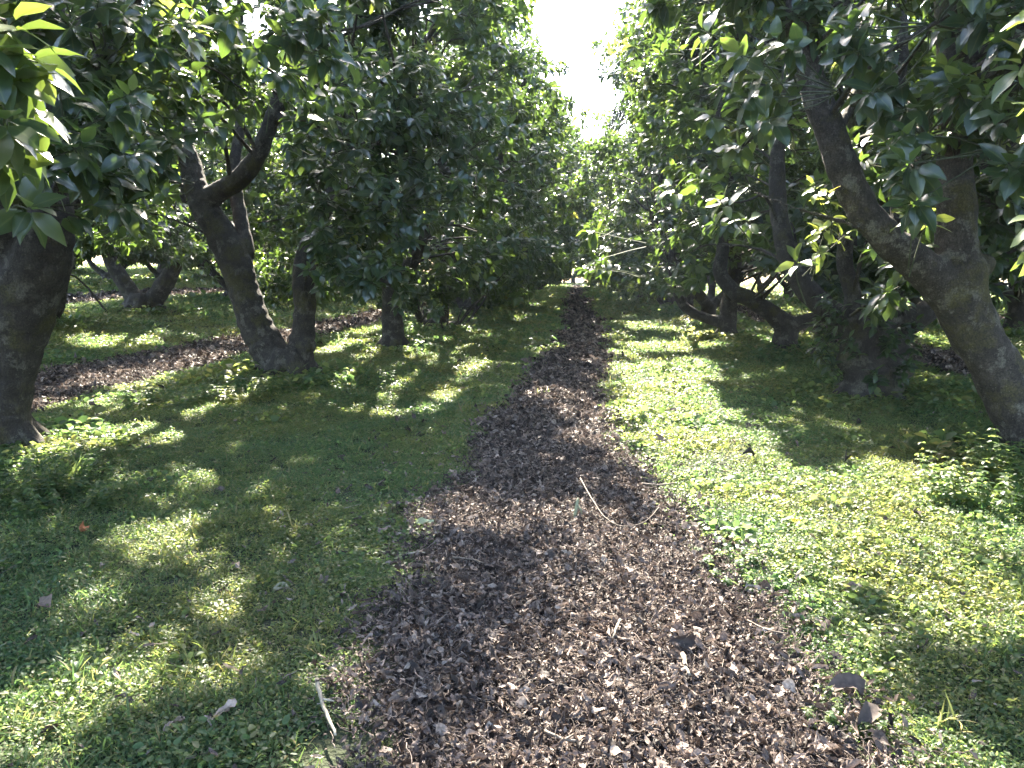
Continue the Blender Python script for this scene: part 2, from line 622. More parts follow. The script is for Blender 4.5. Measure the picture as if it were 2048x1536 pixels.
def crown_boughs(cx, cy, g, R, Rz, zc, zdown, n, rng, hollow=1.5, inner=0.5, rmin=0.42, rmax=0.75, skirt=0.45, flare=0.97):
    """bough centres in the outer shell of a lumpy crown with a hanging skirt"""
    out = []
    lump = rng.uniform(0, 6.28, 6)
    ns = int(n * skirt)
    for k in range(n):
        if k < ns:
            az = rng.uniform(0, 6.28)
            t = rng.uniform(0, 1) ** 0.85
            f = rng.uniform(0.45, 1.0) ** 0.5
            w = (1 + 0.09 * math.sin(3 * az + lump[0]) + 0.07 * math.sin(7 * az + lump[3] + 4 * t)) * (1 - (1 - flare) * t)
            x, y = R * f * w * math.cos(az), R * f * w * math.sin(az)
            z = zc - zdown * t * (1 + 0.10 * math.sin(2 * az + lump[4]) + 0.10 * math.sin(5 * az + lump[5]))
            o = unit(np.array([x, y, 0.25 * R - 0.2 * t * R]))
        else:
            u = unit(rng.normal(size=3))
            u[2] = abs(u[2])
            f = rng.uniform(inner, 1.0) ** 0.5
            az = math.atan2(u[1], u[0])
            w = 1 + 0.09 * math.sin(3 * az + lump[0]) + 0.07 * math.sin(5 * az + lump[1] + 3 * u[2])
            x, y = u[0] * R * f * w, u[1] * R * f * w
            z = zc + Rz * f * u[2] * (1 + 0.10 * math.sin(3 * az + lump[2]))
            o = unit(np.array([x, y, 0.7 * (z - zc) + 0.35]))
        out.append((cx + x, cy + y, g + z, rng.uniform(rmin, rmax), *o))
    return np.array(out)


# ------------------------------------------------------------------ trunks
def trunk_mesh(limbs, name, voxel, rng, blobs=(), origin=(0, 0, 0), rough=0.012):
    """limbs: lists of rows (x, y, z, radius); fused into one skin"""
    mb = MB()
    samples = []
    for l in limbs:
        s = spline(np.array(l), 6)
        s[:, 3] = np.maximum(s[:, 3], 0.008)
        p = s[:, :3] + rng.normal(0, 0.04, (len(s), 3)) * s[:, 3:4]
        tube(mb, p - np.array(origin), s[:, 3], 14, 0, 0.03, rng)
        samples.append(s[3:, :3][s[3:, 3] > 0.017])
    for bx, by, bz, br in blobs:
        n = 10
        th = np.linspace(0.15, math.pi - 0.15, n)
        tube(mb, np.stack([0 * th + bx, 0 * th + by, bz - br * np.cos(th)], 1) - np.array(origin), br * np.sin(th), 12, 0, 0.06, rng)
    me = mb.mesh(name, [M_BARK])
    o = bpy.data.objects.new("tmp", me)
    COL.objects.link(o)
    r = o.modifiers.new("r", 'REMESH')
    r.mode = 'VOXEL'
    r.voxel_size = voxel
    sm = o.modifiers.new("s", 'SMOOTH')
    sm.iterations = 3
    sm.factor = 0.5
    dg = bpy.context.evaluated_depsgraph_get()
    res = bpy.data.meshes.new_from_object(o.evaluated_get(dg))
    bpy.data.objects.remove(o)
    nv = len(res.vertices)
    co = np.zeros(nv * 3, np.float32)
    no = np.zeros(nv * 3, np.float32)
    res.vertices.foreach_get("co", co)
    res.vertices.foreach_get("normal", no)
    co, no = co.reshape(-1, 3), no.reshape(-1, 3)
    dsp = vnoise(co * np.array([5, 5, 3.0]), 11) * 1.0 + vnoise(co * 13, 12) * 0.5 + vnoise(co * np.array([30, 30, 9]), 13) * 0.25
    co = co + no * (dsp * rough)[:, None]
    res.vertices.foreach_set("co", co.ravel())
    res.polygons.foreach_set("use_smooth", np.ones(len(res.polygons), bool))
    res.materials.clear()
    res.materials.append(M_BARK)
    res.name = name
    res.update()
    return res, np.concatenate(samples)


def traced(pts, k=0.93):
    """limb rows from (px, py, depth, width in px)"""
    out = []
    for px, py, Y, w in pts:
        p = P(px, py, Y)
        dep = -((p - np.array([0, 0, EYE])) @ RM)[2]
        out.append((*p, 0.5 * w * dep / FPX * k))
    return out


def upward(rows, rng, n=3, height=7.0, spread=0.5):
    """carry a traced limb on upward past the last traced point"""
    p = np.array(rows[-1])
    prev = np.array(rows[-2])
    d = unit((p - prev)[:3])
    out = list(rows)
    r = p[3]
    q = p[:3]
    steps = max(2, int((height - q[2]) / 0.9))
    for k in range(steps):
        d = unit(d * 0.8 + np.array([0, 0, 0.35]) + rng.normal(0, 0.16, 3))
        q = q + d * 0.85
        r = max(0.02, r * 0.84)
        out.append((*q, r))
    return out


def wild_skeleton(rng, base_r=0.24, height=7.0, fork=0.9, nl=4):
    lean = rng.normal(0, 0.12, 2)
    limbs = [[(0, 0, -0.25, base_r * 1.5), (0, 0, 0.05, base_r * 1.2), (lean[0] * 0.5, lean[1] * 0.5, fork * 0.5, base_r),
              (lean[0], lean[1], fork, base_r * 0.98)]]
    a0 = rng.uniform(0, 6.28)
    for k in range(nl):
        a = a0 + k * 6.28 / nl + rng.normal(0, 0.3)
        d = unit(np.array([math.cos(a) * 0.9, math.sin(a) * 0.9, rng.uniform(0.6, 1.1)]))
        q = np.array([lean[0], lean[1], fork - 0.15])
        r = base_r * rng.uniform(0.58, 0.72)
        rows = [(*q, r)]
        for s in range(rng.integers(6, 9)):
            q = q + d * 0.8
            d = unit(d + np.array([0, 0, 0.22]) + rng.normal(0, 0.22, 3))
            r *= 0.80
            rows.append((*q, max(r, 0.018)))
            if s in (2, 3) and rng.random() < 0.8:
                d2 = unit(d + rng.normal(0, 0.7, 3))
                q2, r2 = q.copy(), r * 0.8
                sub = [(*q2, r2)]
                for _ in range(4):
                    q2 = q2 + d2 * 0.7
                    d2 = unit(d2 + np.array([0, 0, 0.15]) + rng.normal(0, 0.2, 3))
                    r2 *= 0.75
                    sub.append((*q2, max(r2, 0.015)))
                limbs.append(sub)
        limbs.append(rows)
    return limbs


# ------------------------------------------------------------------ where the trees stand (x, y)
def ground_xy(px, py, h=0.0):
    d = RM @ np.array([(px - 1024) / FPX, -(py - 768) / FPX, -1.0])
    t = (h - EYE) / d[2]
    return d[0] * t, d[1] * t


YL = [6.35, 10.8, 15.4, 20.5, 27.0]           # the traced trees left of the path
YR = [6.7, 9.8, 14.5, 18.2]                   # and right of it
base_px = {('L', 0): (0, 925), ('L', 1): (575, 768), ('L', 2): (787, 703), ('L', 3): (872, 664), ('L', 4): (928, 636),
           ('R', 0): (2090, 915), ('R', 1): (1742, 798), ('R', 2): (1570, 718), ('R', 3): (1453, 682)}
ROOT = {}
for (s, i), (px, py) in base_px.items():
    p = P(px, py, (YL if s == 'L' else YR)[i])
    ROOT[(s, i)] = (p[0], p[1])
    TREES_AT.append((p[0], p[1], 0.05))



def hit(px, py, up=0.0):
    """first spot of the ground on the line of sight through a photo pixel"""
    d = RM @ np.array([(px - 1024) / FPX, -(py - 768) / FPX, -1.0])
    t = np.linspace(1.5, 60, 6000)
    p = np.array([0, 0, EYE]) + d[None] * (t / d[1])[:, None]
    k = np.argmax(p[:, 2] <= gh(p[:, 0], p[:, 1]) + up)
    return p[k]


for k in range(2):
    ROOT[('S', k)] = tuple(hit(*((285, 628), (70, 655))[k])[:2])
    TREES_AT.append((*ROOT[('S', k)], 0.05))
ROOT[('R', 4)], ROOT[('R', 5)] = (3.75, 22.7), (3.9, 27.3)
TREES_AT += [(3.75, 22.7, 0.06), (3.9, 27.3, 0.06)]
rngF = np.random.default_rng(5)
FAR = []                                       # (row name, x, y)
for k in range(11):
    FAR.append(('left', -3.4 + min(0.05 * k, 0.3) + rngF.normal(0, 0.15), 31.6 + 4.6 * k + rngF.normal(0, 0.25)))
for k in range(11):
    FAR.append(('right', 3.8 - min(0.05 * k, 0.4) + rngF.normal(0, 0.15), 31.9 + 4.6 * k + rngF.normal(0, 0.25)))
for k, Y in enumerate((11.6, 25.3, 29.6, 33.9, 38.5, 43, 47.6)):
    FAR.append(('second left', -11.7 + rngF.normal(0, 0.15), Y))
for k in range(9):
    FAR.append(('second right', 10.9 + rngF.normal(0, 0.2), 10.5 + 4.6 * k))
for k in range(7):
    FAR.append(('third left', -19 + rngF.normal(0, 0.2), 25.4 + 4.6 * k))
for k in range(6):
    FAR.append(('third right', 18.4 + rngF.normal(0, 0.2), 19.8 + 4.8 * k))
for k in range(6):
    FAR.append(('fourth left', -26.4 + rngF.normal(0, 0.3), 33 + 5.2 * k))
for k in range(9):
    FAR.append(('end', -11 + 2.7 * k + rngF.normal(0, 0.3), 97 + 3 * (k % 2) + rngF.normal(0, 0.8)))
for _, x, y in FAR:
    if y < 40:
        TREES_AT.append((x, y, 0.08))

G = hit

# gaps in the crowns through which the sun reaches the ground: (ground polygon in the photo, spacing, gap radius)
SUNNY = [
    ([(60, 1330), (700, 1260), (760, 1400), (600, 1500), (100, 1500)], .45, .19),
    ([(240, 1040), (380, 1040), (390, 1100), (230, 1130)], .4, .28),
    ([(640, 720), (960, 690), (960, 850), (700, 850)], .75, .24),
    ([(1240, 740), (1400, 720), (1450, 800), (1640, 950), (1860, 940), (1980, 1040), (1940, 1120), (1800, 1220), (1560, 1180), (1350, 1050), (1260, 880)], .5, .38),
    ([(1000, 1050), (1300, 1030), (1330, 1100), (980, 1120)], .5, .3),
    ([(1250, 1180), (1560, 1180), (1800, 1460), (1300, 1460)], .5, .3),
    ([(80, 895), (300, 820), (500, 755), (520, 768), (380, 830), (320, 890), (100, 920)], .5, .42),
    ([(1235, 645), (1420, 655), (1440, 672), (1240, 664)], .7, .42),
    ([(1240, 690), (1400, 690), (1420, 705), (1240, 712)], .6, .38),
    ([(1190, 615), (1300, 618), (1300, 625), (1190, 622)], 1.0, .5),
    ([(640, 720), (720, 660), (760, 660), (650, 735)], .6, .4)]
FLECKS = [(340, 1070, 0.22), (300, 1100, 0.20), (430, 1215, 0.21), (390, 1255, 0.17), (620, 925, 0.17), (280, 1390, 0.20), (60, 1480, 0.28), (440, 960, 0.17), (780, 835, 0.28), (900, 790, 0.28),
          (960, 730, 0.28), (1110, 800, 0.42), (1160, 890, 0.28), (1000, 640, 0.56), (200, 690, 0.56), (280, 690, 0.49), (1300, 660, 0.70), (1400, 680, 0.56)]
GAPS = []
for poly, sp_, r_ in SUNNY:
    gx0 = np.array([G(*q) for q in poly])
    xs = np.arange(gx0[:, 0].min(), gx0[:, 0].max() + .01, sp_)
    yy = np.arange(gx0[:, 1].min(), gx0[:, 1].max() + .01, sp_)
    a, b = [v.ravel() for v in np.meshgrid(xs, yy)]
    k = inside(a, b, [tuple(q[:2]) for q in gx0])
    GAPS += [(x_, y_, float(gh(x_, y_)), r_) for x_, y_ in zip(a[k], b[k])]
GAPS += [(*G(px, py), r_) for px, py, r_ in FLECKS]
GAPS += [(*P(px, py, Y_), r_) for px, py, Y_, r_ in
         [(60, 60, 2.9, .4), (90, 130, 3, .45), (80, 230, 3, .45), (1860, 430, 5.8, .55), (1650, 390, 6.1, .5), (1660, 450, 6.2, .5), (1590, 520, 5.6, .5), (1340, 370, 5.5, .3), (350, 30, 5.5, .35), (2050, 440, 3.2, .4), (2050, 200, 3.3, .4)]]
GAPS = np.array(GAPS)
SUNV = np.array(sdir)


def in_gap(p):
    """whorls standing in one of the open shafts towards the sun"""
    r = np.zeros(len(p), bool)
    for g in GAPS:
        d = p - g[:3]
        t = d @ SUNV
        r |= (t > 0.35) & ((d * d).sum(1) - t * t < g[3] ** 2)
    return r


# ------------------------------------------------------------------ ground and paths
PATH_EDGE = np.array([   # distance, left edge, right edge
    (-8, -1.0, 1.0), (1.0, -0.85, 1.02), (2.3, -0.68, 0.98), (3.4, -0.80, 0.84), (4.4, -0.86, 0.66), (5.4, -0.84, 0.60), (6.4, -0.82, 0.44),
    (7.8, -0.84, 0.32), (9.5, -0.70, 0.30), (11.5, -0.66, 0.32), (14, -0.56, 0.52), (17, -0.48, 0.64), (22, -0.30, 0.80),
    (27, -0.36, 0.72), (33, -0.5, 0.65), (45, -0.6, 0.8), (60, -0.7, 0.8), (86, -0.7, 0.8), (90, -0.1, 0.1)])
LANES = [(-7.15, 0.85), (6.75, 0.8), (-15.3, 1.0), (14.6, 0.9)]


def path_edges(y):
    l = np.interp(y, PATH_EDGE[:, 0], PATH_EDGE[:, 1])
    r = np.interp(y, PATH_EDGE[:, 0], PATH_EDGE[:, 2])
    q = np.stack([0 * y, y, 0 * y], -1)
    return l + 0.10 * vnoise(q * 2.3, 21) + 0.05 * vnoise(q * 6, 22), r + 0.10 * vnoise(q * 2.3, 23) + 0.05 * vnoise(q * 6, 24)


def path_dist(x, y):
    """metres outside the nearest path edge (negative: on a path)"""
    l, r = path_edges(y)
    d = np.maximum(l - x, x - r)
    for cx, hw in LANES:
        q = np.stack([0 * y + cx, y, 0 * y], -1)
        c = cx + 0.18 * vnoise(q * 0.6, 31)
        d = np.minimum(d, np.abs(x - c) - hw - 0.12 * vnoise(q * 2.2, 32))
    return d


gx = np.concatenate([[-120, -80, -60], np.arange(-40, -9, 0.5), np.arange(-9, 9, 0.14), np.arange(9, 40.1, 0.5), [60, 80, 120]])
gy = np.concatenate([[-25, -15], np.arange(-6, 1, 0.5), np.arange(1, 26, 0.16), np.arange(26, 100, 0.6), [110, 130]])
GX, GY = np.meshgrid(gx, gy, indexing='ij')
GZ = gh(GX, GY)
mb = MB()
i, j = np.meshgrid(np.arange(len(gx) - 1), np.arange(len(gy) - 1), indexing='ij')
a = (i * len(gy) + j).ravel()
b, c, d = a + len(gy), a + len(gy) + 1, a + 1
mb.add(np.stack([GX, GY, GZ], -1).reshape(-1, 3), np.concatenate([np.stack([a, b, c], 1), np.stack([a, c, d], 1)]))
tag(link("ground", mb.mesh("ground", [M_GROUND])), kind="structure")


def strip(name, ys, lf, rf, lift):
    n = 13
    t = np.linspace(0, 1, n)
    X = lf[:, None] + (rf - lf)[:, None] * t[None]
    Y = np.repeat(ys[:, None], n, 1)
    Z = gh(X, Y) + lift
    Z[:, 0] -= lift + 0.01
    Z[:, -1] -= lift + 0.01
    i, j = np.meshgrid(np.arange(len(ys) - 1), np.arange(n - 1), indexing='ij')
    a = (i * n + j).ravel()
    m = MB()
    m.add(np.stack([X, Y, Z], -1).reshape(-1, 3), np.concatenate([np.stack([a, a + 1, a + n + 1], 1), np.stack([a, a + n + 1, a + n], 1)]))
    return tag(link(name, m.mesh(name, [M_PATH])), kind="structure")


ys = np.concatenate([np.arange(-4, 25, 0.12), np.arange(25, 90, 0.5)])
lf, rf = path_edges(ys)
strip("path", ys, lf, rf, 0.03)
for cx, hw in LANES:
    ys = np.arange(2, 70, 0.3)
    q = np.stack([0 * ys + cx, ys, 0 * ys], -1)
    cc = cx + 0.18 * vnoise(q * 0.6, 31)
    hh = hw + 0.12 * vnoise(q * 2.2, 32)
    strip("path", ys, cc - hh, cc + hh, 0.03)

# ------------------------------------------------------------------ the avocado trees
def tree(name_label, group, x, y, trunk, crown, rot=0.0, scale=1.0, z=None):
    e = bpy.data.objects.new("avocado_tree", None)
    COL.objects.link(e)
    e.empty_display_size = 0.2
    e.location = (x, y, float(gh(x, y)) if z is None else z)
    e.rotation_euler = (0, 0, rot)
    e.scale = (scale,) * 3
    tag(e, name_label, "avocado tree", group)
    t = link("trunk", trunk, e)
    c = link("crown", crown, e)
    return e


# whorls must stay clear of what the photo shows open, seen from the lane
YMAX = np.array([(-400, 620), (0, 610), (90, 560), (150, 545), (230, 520), (330, 520), (400, 560), (470, 590), (560, 600), (650, 600), (760, 612), (850, 622),
                 (930, 625), (1000, 605), (1060, 585), (1110, 565), (1165, 565), (1230, 585), (1300, 590), (1390, 575), (1450, 530),
                 (1560, 540), (1640, 610), (1760, 650), (1850, 540), (1950, 640), (2048, 670), (2400, 680)])
WIN_L1 = [(365, 285), (470, 250), (545, 190), (590, 215), (540, 350), (455, 420), (520, 500), (570, 560), (640, 600), (660, 800), (380, 800), (430, 560), (375, 430)]
WIN_L0 = [(-300, 330), (60, 330), (155, 375), (155, 560), (110, 1000), (-300, 1000)]
WIN_LEFT = [(-400, 540), (330, 540), (380, 620), (740, 640), (740, 1000), (-400, 1000)]
WIN_R0 = [(1550, 125), (1700, 105), (1800, 360), (1855, 470), (1840, 230), (1990, 230), (2010, 560), (2080, 760), (2200, 1000), (1960, 960), (1850, 650), (1660, 490), (1570, 260)]
WIN_LOW_R = [(1180, 480), (1560, 560), (1640, 700), (1660, 800), (1180, 800)]


def below(px, py, off=0):
    return py > np.interp(px, YMAX[:, 0], YMAX[:, 1]) + off


def rej_L0(p):
    px, py = project(p)
    r = inside(px, py, WIN_L1) | inside(px, py, WIN_LEFT) | ((py > 520) & (px < 330)) | (py > np.interp(px, [-300, 0, 160, 300, 420, 640, 800, 900], [560, 470, 470, 400, 330, 250, 120, -100]))
    r |= inside(px, py, WIN_L0) & (p[:, 1] < 6.3)
    return r | (p[:, 0] > -1.0)


def rej_L1(p):
    px, py = project(p)
    return (inside(px, py, WIN_L1) & (p[:, 1] < 11.2)) | inside(px, py, WIN_LEFT) | below(px, py, -25) | ((py > 490) & (px < 590))


def rej_gen(p):
    px, py = project(p)
    return below(px, py)


def rej_R0(p):
    px, py = project(p)
    lim = np.interp(px, [1100, 1300, 1420, 1600, 1800, 1900, 2100, 2400], [-100, 60, 280, 440, 480, 400, 640, 680])
    return (inside(px, py, WIN_R0) & (p[:, 1] < 7.1)) | ((py > lim) & (p[:, 1] < 9))


def rej_R1(p):
    px, py = project(p)
    return below(px, py) | (inside(px, py, WIN_R0) & (p[:, 1] < 6.4))


def rel(rows, o):
    return [tuple(np.array(r[:3]) - o) + (r[3],) for r in rows]


def base_rows(key, r):
    x, y = ROOT[key]
    g = float(gh(x, y))
    return (x, y, g - 0.3, r * 1.35), (x, y, g + 0.02, r * 1.18)


near_spec = {}
y0 = YL[0]
near_spec[('L', 0)] = dict(limbs=[
    traced([(0, 990, y0, 165), (0, 925, y0, 140), (2, 870, y0, 118), (5, 790, y0, 112), (22, 700, y0, 122), (45, 610, y0, 135), (75, 530, y0, 128),
            (98, 470, y0, 100), (105, 410, y0 + .1, 84), (95, 330, y0 + .2, 68), (85, 240, y0 + .3, 54), (110, 120, y0 + .5, 46)]),
    traced([(45, 610, y0, 110), (30, 540, y0, 90), (12, 470, y0 - .1, 70), (-20, 390, y0 - .2, 60), (-70, 280, y0 - .3, 50), (-110, 150, y0 - .3, 42)]),
    traced([(90, 300, y0 + .3, 48), (160, 190, y0 + .2, 44), (230, 80, y0, 40), (270, -20, y0 - .2, 34)])],
    blobs=[(70, 600, y0, 30)], R=3.25, zc=4.7, Rz=3.4, zdown=2.7, rej=rej_L0, nb=112,
    more=[(200, 130, 5.3, .5), (280, 210, 5.5, .5), (230, 290, 5.6, .5), (120, 230, 5.0, .45), (310, 330, 5.8, .45), (180, 380, 5.8, .45), (300, 90, 5.5, .5),
          (400, 140, 5.8, .5), (150, 40, 5.3, .5), (340, 250, 6.2, .5), (90, 120, 5.4, .5)])
y1 = YL[1]
near_spec[('L', 1)] = dict(limbs=[
    traced([(575, 800, y1, 125), (573, 768, y1, 108), (560, 735, y1, 88), (532, 690, y1, 74), (505, 630, y1, 68), (487, 575, y1, 66), (472, 530, y1, 70),
            (440, 465, y1, 62), (408, 412, y1, 58), (395, 380, y1, 54), (383, 335, y1 + .1, 46), (368, 285, y1 + .2, 38), (352, 220, y1 + .4, 32), (345, 130, y1 + .5, 26)]),
    traced([(405, 400, y1, 46), (440, 383, y1 - .1, 44), (485, 352, y1 - .2, 42), (517, 308, y1 - .3, 37), (536, 260, y1 - .3, 36), (562, 195, y1 - .3, 36), (600, 120, y1 - .3, 36),
            (625, 55, y1 - .3, 34), (640, -20, y1 - .3, 28)]),
    traced([(580, 765, y1, 90), (597, 725, y1 + .05, 62), (606, 670, y1 + .1, 50), (609, 610, y1 + .1, 48), (607, 555, y1 + .1, 50), (618, 500, y1 + .2, 44), (640, 440, y1 + .4, 36),
            (668, 370, y1 + .6, 30), (680, 280, y1 + .8, 26), (690, 170, y1 + 1.0, 22)]),
    traced([(480, 545, y1 + .1, 44), (492, 500, y1 + .2, 34), (478, 420, y1 + .4, 30), (468, 340, y1 + .6, 26), (480, 240, y1 + .8, 22)]),
    traced([(545, 240, y1 - .3, 22), (600, 235, y1 - .5, 16), (650, 262, y1 - .7, 12), (760, 300, y1 - .9, 8)])],
    blobs=[(614, 690, y1, 18), (574, 742, y1, 50)], R=3.1, zc=4.7, Rz=3.6, zdown=3.2, rej=rej_L1, nb=125,
    more=[(640, 400, 9.9, .5), (690, 460, 9.9, .5), (740, 520, 10.2, .45), (700, 340, 9.8, .5), (770, 420, 10.0, .5), (640, 300, 9.8, .5), (560, 440, 11.8, .5), (600, 510, 11.9, .4), (820, 480, 10.6, .45), (720, 230, 9.6, .5), (800, 310, 10, .5), (860, 400, 10.8, .5)])
y2 = YL[2]
near_spec[('L', 2)] = dict(limbs=[
    traced([(787, 735, y2, 68), (787, 705, y2, 56), (786, 665, y2, 47), (785, 620, y2, 46), (788, 575, y2, 50), (795, 530, y2, 44), (780, 460, y2, 38), (760, 380, y2, 34), (750, 280, y2, 28), (760, 160, y2, 22)]),
    traced([(790, 570, y2, 38), (825, 520, y2 - .2, 32), (850, 450, y2 - .4, 28), (845, 360, y2 - .5, 24), (830, 250, y2 - .5, 20)]),
    traced([(788, 580, y2, 34), (740, 540, y2 - .1, 28), (700, 480, y2 - .2, 26), (690, 400, y2 - .2, 22), (700, 300, y2 - .2, 18)])],
    R=3.0, zc=4.6, Rz=3.9, zdown=3.9, rej=rej_gen, nb=170)
y3 = YL[3]
near_spec[('L', 3)] = dict(limbs=[
    traced([(872, 680, y3, 56), (872, 662, y3, 48), (878, 620, y3, 40), (893, 550, y3, 38), (905, 480, y3, 36), (922, 415, y3, 34), (905, 370, y3 - .2, 27), (888, 335, y3 - .3, 24), (873, 240, y3 - .4, 22), (868, 120, y3 - .4, 18)]),
    traced([(925, 410, y3, 25), (950, 385, y3 - .2, 22), (982, 352, y3 - .4, 18), (1010, 290, y3 - .5, 14)]),
    traced([(868, 655, y3, 28), (848, 648, y3 - .1, 20), (835, 625, y3 - .2, 18), (826, 590, y3 - .3, 16), (815, 520, y3 - .3, 14)]),
    traced([(880, 660, y3, 26), (902, 652, y3 - .2, 20), (918, 648, y3 - .4, 18)])],
    R=3.3, zc=4.8, Rz=4.0, zdown=4.0, rej=rej_gen, nb=170)
y4 = YL[4]
near_spec[('L', 4)] = dict(limbs=[
    traced([(926, 650, y4, 58), (928, 634, y4, 50), (942, 605, y4, 38), (966, 570, y4, 34), (984, 500, y4, 28), (990, 420, y4, 24), (985, 330, y4, 20)]),
    traced([(930, 620, y4, 30), (915, 580, y4, 26), (920, 500, y4, 22), (930, 400, y4, 18)])],
    R=3.9, zc=4.9, Rz=4.3, zdown=4.2, rej=rej_gen, nb=170)
z0 = YR[0]
near_spec[('R', 0)] = dict(limbs=[
    traced([(2140, 990, z0, 165), (2092, 915, z0, 138), (2040, 830, z0, 116), (1992, 735, z0, 110), (1952, 668, z0, 112), (1925, 608, z0, 118), (1918, 550, z0, 108), (1915, 490, z0, 90),
            (1912, 400, z0, 80), (1908, 300, z0 + .1, 74), (1906, 200, z0 + .1, 68), (1900, 100, z0 + .2, 60), (1890, -20, z0 + .3, 52)], 0.87),
    traced([(1930, 625, z0, 110), (1892, 580, z0 - .05, 96), (1838, 530, z0 - .1, 84), (1775, 478, z0 - .2, 76), (1725, 420, z0 - .2, 74), (1692, 350, z0 - .2, 70), (1668, 285, z0 - .2, 66), (1643, 220, z0 - .2, 64),
            (1618, 145, z0 - .2, 60), (1598, 80, z0 - .2, 54), (1590, -30, z0 - .2, 46)], 0.87),
    traced([(1740, 470, z0 - .2, 16), (1690, 445, z0 - .4, 13), (1620, 425, z0 - .6, 11), (1560, 405, z0 - .8, 9), (1500, 380, z0 - 1.0, 7)], 0.87),
    traced([(1665, 270, z0 - .2, 30), (1700, 215, z0 + .2, 28), (1722, 150, z0 + .4, 26), (1728, 40, z0 + .5, 22)], 0.87)],
    blobs=[(1965, 530, z0, 22)], R=2.75, zc=4.6, Rz=3.5, zdown=2.4, rej=rej_R0, nb=112)
z1 = YR[1]
near_spec[('R', 1)] = dict(limbs=[
    traced([(1742, 830, z1, 125), (1742, 795, z1, 112), (1746, 745, z1, 122), (1750, 700, z1, 116), (1752, 660, z1, 110), (1775, 610, z1, 62), (1795, 550, z1, 48), (1800, 470, z1 + .1, 42), (1795, 380, z1 + .2, 36), (1790, 250, z1 + .3, 30)]),
    traced([(1770, 670, z1, 80), (1815, 645, z1 - .1, 58), (1860, 618, z1 - .1, 48), (1905, 580, z1, 42), (1940, 500, z1 + .1, 36), (1960, 380, z1 + .2, 30)]),
    traced([(1730, 670, z1, 70), (1685, 640, z1 + .2, 54), (1638, 605, z1 + .3, 50), (1590, 545, z1 + .4, 46), (1565, 470, z1 + .5, 40), (1555, 370, z1 + .6, 34), (1560, 250, z1 + .6, 28)]),
    traced([(1715, 700, z1, 60), (1700, 650, z1, 44), (1705, 590, z1, 38), (1690, 520, z1, 34), (1700, 400, z1, 28)])],
    blobs=[(1746, 705, z1, 60), (1803, 735, z1, 24), (1795, 690, z1, 22), (1700, 720, z1, 26)], R=3.0, zc=4.6, Rz=3.6, zdown=3.6, rej=rej_R1, nb=130)
z2 = YR[2]
near_spec[('R', 2)] = dict(limbs=[
    traced([(1570, 745, z2, 66), (1570, 718, z2, 55), (1568, 685, z2, 50), (1572, 655, z2, 46), (1545, 628, z2 - .1, 38), (1503, 600, z2 - .2, 36), (1465, 580, z2 - .2, 33), (1440, 545, z2 - .2, 31), (1446, 500, z2 - .2, 28),
            (1440, 450, z2 - .2, 25), (1432, 350, z2 - .2, 22), (1440, 220, z2 - .2, 18)]),
    traced([(1575, 662, z2, 38), (1602, 644, z2, 30), (1640, 632, z2 + .1, 28), (1690, 600, z2 + .2, 25), (1710, 520, z2 + .3, 22), (1715, 400, z2 + .4, 18)])],
    R=3.1, zc=4.6, Rz=3.7, zdown=3.6, rej=rej_gen, nb=165)
z3 = YR[3]
near_spec[('R', 3)] = dict(limbs=[
    traced([(1453, 700, z3, 50), (1453, 682, z3, 42), (1456, 640, z3, 37), (1460, 595, z3, 34), (1470, 540, z3, 30), (1465, 450, z3, 26), (1460, 340, z3, 20)]),
    traced([(1452, 645, z3, 28), (1425, 640, z3 - .2, 24), (1390, 628, z3 - .4, 22), (1360, 600, z3 - .6, 20), (1345, 540, z3 - .7, 18), (1340, 440, z3 - .7, 15)])],
    R=3.1, zc=4.7, Rz=3.8, zdown=3.9, rej=rej_gen, nb=165)

ya = ROOT[('S', 0)][1]
near_spec[('S', 0)] = dict(limbs=[
    traced([(286, 645, ya, 84), (285, 628, ya, 70), (275, 608, ya, 44), (258, 580, ya, 36), (240, 550, ya, 33), (222, 522, ya, 30), (205, 480, ya, 26), (195, 420, ya, 22)]),
    traced([(292, 622, ya, 46), (308, 600, ya, 40), (328, 570, ya, 38), (345, 540, ya, 34), (356, 505, ya, 30), (352, 460, ya, 26), (362, 400, ya, 22)])],
    R=2.9, zc=4.2, Rz=3.6, zdown=2.9, rej=rej_gen, nb=130)
ya = ROOT[('S', 1)][1]
near_spec[('S', 1)] = dict(limbs=[
    traced([(60, 668, ya, 80), (68, 655, ya, 64), (88, 640, ya, 46), (108, 622, ya, 34), (119, 600, ya, 26), (123, 575, ya, 23), (131, 545, ya, 22), (142, 500, ya, 20), (150, 440, ya, 18)]),
    traced([(70, 645, ya, 44), (60, 610, ya, 36), (40, 570, ya, 32), (30, 500, ya, 28), (40, 430, ya, 24)])],
    R=2.9, zc=4.2, Rz=3.6, zdown=2.7, rej=rej_gen, nb=130)

for k in (4, 5):
    x_, y_ = ROOT[('R', k)]
    g_ = float(gh(x_, y_))
    near_spec[('R', k)] = dict(limbs=[[(q[0] + x_, q[1] + y_, q[2] + g_, q[3]) for q in l] for l in wild_skeleton(np.random.default_rng(800 + k), 0.22, fork=0.7, nl=4)],
                               R=3.4, zc=4.7, Rz=4.7, zdown=3.7, rej=rej_gen, nb=165)

